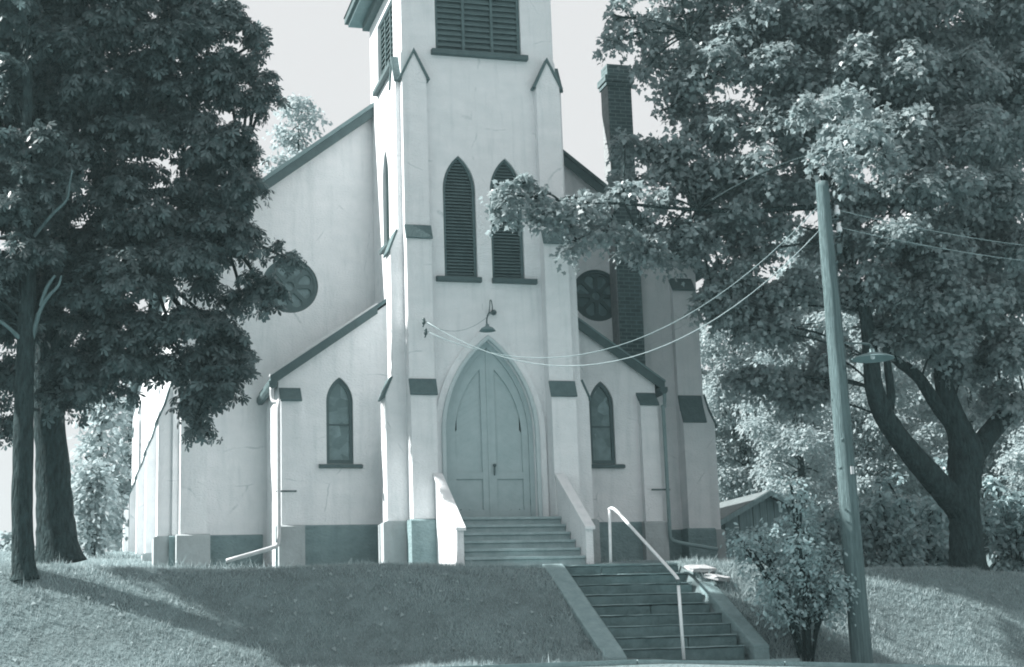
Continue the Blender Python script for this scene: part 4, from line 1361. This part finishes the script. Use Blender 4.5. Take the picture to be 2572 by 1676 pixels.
# background trees
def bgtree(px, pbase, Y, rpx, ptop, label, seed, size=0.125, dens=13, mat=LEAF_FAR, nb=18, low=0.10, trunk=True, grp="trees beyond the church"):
    rng = random.Random(seed)
    x, y, z = at(px, pbase, Y)
    z = float(ground_h(x, y)) if True else z
    k = ppm(Y)
    top = at(px, ptop, Y)[2]
    H = top - z
    R = rpx / k
    bl = []
    for i in range(nb):
        f = (i + 0.5) / nb
        zz = z + H * (low + (1 - low) * f * 0.92)
        env = math.sin(math.pi * (0.16 + 0.80 * f)) ** 0.7
        a = i * 2.4 + rng.random()
        rr = R * env * 0.62 * math.sqrt(rng.random())
        b = R * (0.36 + 0.24 * rng.random()) * (0.55 + 0.45 * env)
        bl.append((x + rr * math.cos(a), y + rr * math.sin(a), zz, b, b, b * 0.72))
    hs = [(x, y, z - .3, .05 + H * .022), (x, y, z + H * .1, .03 + H * .016), (x + .1, y, z + H * .35, .02 + H * .012), (x - .05, y, z + H * .65, .02 + H * .006), (x, y, z + H * .9, .02)]
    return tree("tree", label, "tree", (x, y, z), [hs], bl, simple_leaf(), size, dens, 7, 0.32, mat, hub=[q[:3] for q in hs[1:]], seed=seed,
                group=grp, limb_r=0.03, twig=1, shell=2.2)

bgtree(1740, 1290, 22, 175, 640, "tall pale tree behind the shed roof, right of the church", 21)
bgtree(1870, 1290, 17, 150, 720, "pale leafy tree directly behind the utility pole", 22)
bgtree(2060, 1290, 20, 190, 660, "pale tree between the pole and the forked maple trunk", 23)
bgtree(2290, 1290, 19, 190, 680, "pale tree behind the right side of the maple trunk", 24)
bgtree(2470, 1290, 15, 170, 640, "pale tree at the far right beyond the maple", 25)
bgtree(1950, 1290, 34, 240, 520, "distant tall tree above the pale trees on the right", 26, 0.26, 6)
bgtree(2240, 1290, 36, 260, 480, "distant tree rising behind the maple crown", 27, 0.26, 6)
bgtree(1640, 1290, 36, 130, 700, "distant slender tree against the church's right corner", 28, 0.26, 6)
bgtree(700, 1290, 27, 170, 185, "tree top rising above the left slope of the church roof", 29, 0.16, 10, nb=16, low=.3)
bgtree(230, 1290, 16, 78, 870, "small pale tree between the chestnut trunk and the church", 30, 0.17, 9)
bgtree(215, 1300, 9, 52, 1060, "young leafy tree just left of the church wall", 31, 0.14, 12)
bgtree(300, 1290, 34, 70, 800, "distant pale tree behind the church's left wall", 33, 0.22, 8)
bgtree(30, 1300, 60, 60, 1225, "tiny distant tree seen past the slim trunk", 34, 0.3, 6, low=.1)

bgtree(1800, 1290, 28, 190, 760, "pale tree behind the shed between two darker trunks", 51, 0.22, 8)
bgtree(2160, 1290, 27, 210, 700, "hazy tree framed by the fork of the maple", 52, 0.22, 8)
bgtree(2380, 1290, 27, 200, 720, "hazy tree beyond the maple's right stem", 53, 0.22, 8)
# shrubs
def shrub(px, pbase, Y, rpx, ptop, label, seed, size=0.11, dens=26, nst=9, mat=LEAF_SHRUB, name="shrub", low=0.4, spread=0.16, full=True):
    rng = random.Random(seed)
    x, y, z = at(px, pbase, Y)
    z = float(ground_h(x, y)) - 0.03
    k = ppm(Y); R = rpx / k; H = at(px, ptop, Y)[2] - z
    bl, st = [], []
    for i in range(nst):
        a = 2 * math.pi * i / nst + rng.random() * .5
        rr = R * ((0.25 + 0.6 * rng.random()) if full else (0.1 + 1.05 * rng.random()))
        h = H * ((0.45 + 0.45 * rng.random()) if full else (0.35 + 0.65 * rng.random() * (1.1 - 0.5 * rr / R)))
        e = (x + rr * math.cos(a), y + rr * math.sin(a) * .8, z + h)
        st.append([(x + .08 * math.cos(a), y + .08 * math.sin(a), z - .05, .016), (x + rr * .35 * math.cos(a), y + rr * .35 * math.sin(a), z + h * .45, .012), (*e, .005)])
        b = R * (0.26 + .16 * rng.random())
        if not full:                                   # airy: a few leafy tufts up each thin stem
            for f in (0.45, 0.62, 0.78, 0.92, 1.0):
                q = np.array(st[-1][1][:3]) * (1 - f) + np.array(e) * f
                w = R * (0.10 + 0.10 * rng.random())
                bl.append((q[0] + rng.uniform(-.08, .08), q[1] + rng.uniform(-.08, .08), q[2] + rng.uniform(-.05, .08), w, w, w * .9))
            continue
        bl.append((*e, b, b, b * .8))
        if True:
            bl.append((x + rr * .7 * math.cos(a), y + rr * .7 * math.sin(a), z + h * (low + .2), b * .8, b * .8, b * .6))
            if full: bl.append((x + rr * .9 * math.cos(a), y + rr * .9 * math.sin(a), z + h * .22, b, b, b * .7))
    return tree(name, label, "shrub", (x, y, z), st, bl, simple_leaf(), size, dens, 7, spread, mat, hub=[s[1][:3] for s in st], seed=seed, limb_r=0.012, twig=1, group="shrubs on the right", clump=1.0 if full else 0.75)
shrub(1875, 1525, -4.75, 150, 1130, "leafy shrub with thin bare stems beside the utility pole", 41, 0.07, 15, 24, full=False, spread=0.24)
shrub(1760, 1330, -1.6, 85, 1225, "low spreading bush right of the church's downpipe spout", 42, 0.09, 24)
shrub(1950, 1345, 1.0, 120, 1160, "dense bush behind the utility pole", 43, 0.12, 20)
shrub(2080, 1345, 0.5, 110, 1130, "dense bush between the pole and the maple trunk", 44, 0.12, 22)
shrub(2150, 1345, 3.0, 130, 1050, "tall bush against the left of the maple trunk", 45, 0.13, 18)
shrub(2360, 1345, 1.0, 100, 1080, "bush at the right edge beyond the maple trunk", 46, 0.12, 20)
shrub(1870, 1330, 5.0, 75, 1190, "bush in front of the shed boards", 47, 0.12, 16)

# ------------------------------------------------------------------ grass
def build_grass():
    rng = np.random.default_rng(77)
    parts = []
    def scatter(x0, x1, y0, y1, dens, hmin, hmax, w):
        n = int((x1 - x0) * (y1 - y0) * dens)
        x = x0 + (x1 - x0) * rng.random(n); y = y0 + (y1 - y0) * rng.random(n)
        keep = np.ones(n, bool)
        keep &= ~((x > 0.16) & (x < 2.45) & (y < -2.0))             # stone steps
        keep &= ~((x > -1.1) & (x < 1.2) & (y > -1.85))              # entrance steps
        keep &= ~((x > -1.0) & (x < 2.4) & (y > -2.16) & (y < -1.75) & (rng.random(n) < .8))
        keep &= ~((np.abs(x) < 1.9) & (y > -0.42))
        keep &= ~((np.abs(x) < 3.55) & (y > 0.95))
        keep &= ~((np.abs(x) < 5.4) & (y > 2.6))
        keep &= ~((x > 2.42) & (x < 2.70) & (y < -2.9))
        x, y = x[keep], y[keep]
        patch = 0.5 + 0.5 * np.sin(x * 2.1 + 1.3 * np.sin(y * 2.7)) * np.sin(y * 3.1 + x)
        clump = np.clip(np.sin(x * 7.3 + 2 * np.sin(y * 5.1)) * np.sin(y * 8.7 + 1.5 * np.sin(x * 4.3)), 0, 1) ** 2
        h = (hmin + (hmax - hmin) * rng.random(len(x)) ** 1.6) * (0.7 + 0.5 * patch + 0.8 * clump)
        parts.append((x, y, h, np.full(len(x), w), patch))
    scatter(-9.5, 11, -5.05, -1.2, 2600, 0.035, 0.085, 0.006)
    scatter(-9.5, -1.4, -1.2, 2.7, 900, 0.035, 0.09, 0.007)
    scatter(1.9, 12, -1.2, 3.0, 700, 0.04, 0.12, 0.008)
    scatter(-14, -5.4, 2.7, 12, 120, 0.05, 0.12, 0.012)
    scatter(-1.0, 0.2, -5.2, -4.2, 500, 0.05, 0.16, 0.009)
    scatter(-6.0, -4.8, -5.0, -3.6, 300, 0.05, 0.13, 0.008)
    scatter(-3.6, -1.0, -0.9, 1.0, 150, 0.06, 0.16, 0.009)
    scatter(2.4, 3.4, -3.6, -1.9, 500, 0.05, 0.15, 0.008)
    scatter(-5.0, -1.6, -0.6, 0.94, 260, 0.06, 0.22, 0.010)
    scatter(1.9, 3.6, -0.5, 0.94, 260, 0.06, 0.22, 0.010)
    scatter(-5.6, -3.6, 2.0, 2.3, 400, 0.06, 0.22, 0.010)
    scatter(-0.1, 0.2, -4.9, -2.1, 500, 0.06, 0.14, 0.009)
    scatter(-9.5, 0.2, -5.0, -2.0, 12, 0.08, 0.15, 0.010)
    scatter(2.7, 9.5, -5.0, -2.0, 14, 0.08, 0.16, 0.010)
    scatter(2.4, 3.2, -4.9, -2.4, 300, 0.08, 0.2, 0.010)
    x = np.concatenate([p[0] for p in parts]); y = np.concatenate([p[1] for p in parts]); h = np.concatenate([p[2] for p in parts]); w = np.concatenate([p[3] for p in parts]); pt = np.concatenate([p[4] for p in parts])
    z = ground_h(x, y) - 0.01
    n = len(x)
    a = rng.random(n) * 2 * np.pi
    lean = rng.normal(size=(n, 2)) * 0.45
    c, s = np.cos(a), np.sin(a)
    V = np.empty((n, 3, 3))
    V[:, 0] = np.stack([x - c * w, y - s * w, z], -1)
    V[:, 1] = np.stack([x + c * w, y + s * w, z], -1)
    V[:, 2] = np.stack([x + lean[:, 0] * h, y + lean[:, 1] * h, z + h], -1)
    # fallen leaves lying in the turf
    k = rng.choice(n, 700, replace=False)
    rot = rng.random(700) * 2 * np.pi
    sz = 0.025 + 0.03 * rng.random(700)
    for j, (dx, dy) in enumerate(((-.6, -.4), (.7, -.3), (0, .9))):
        V[k, j, 0] = x[k] + sz * (dx * np.cos(rot) - dy * np.sin(rot))
        V[k, j, 1] = y[k] + sz * (dx * np.sin(rot) + dy * np.cos(rot))
        V[k, j, 2] = ground_h(V[k, j, 0], V[k, j, 1]) + 0.03 + 0.02 * rng.random(700)
    me = bpy.data.meshes.new("grass")
    mesh_from(me, V.reshape(-1, 3), np.arange(n * 3).reshape(n, 3), np.repeat(np.clip(0.25 + 0.35 * pt + 0.4 * rng.random(n), 0, 1), 3))
    o = obj("grass", me, GRASS)
    tag(o, "mown grass covering the terrace and the bank", "grass", kind="stuff")
build_grass()

# ------------------------------------------------------------------ summer haze
hm = bpy.data.materials.new("summer haze")
hm.use_nodes = True
hn = hm.node_tree.nodes
hn.remove(hn["Principled BSDF"])
pv = hn.new("ShaderNodeVolumePrincipled")
pv.inputs["Color"].default_value = (0.66, 0.97, 1.0, 1)
pv.inputs["Density"].default_value = 0.0007
pv.inputs["Anisotropy"].default_value = 0.2
hm.node_tree.links.new(pv.outputs[0], hn["Material Output"].inputs["Volume"])
hz = obj("haze", newbox(-152, 152, -62, 152, -4.2, 17.0), hm)
tag(hz, "thin summer haze over the whole place", "haze", kind="stuff")
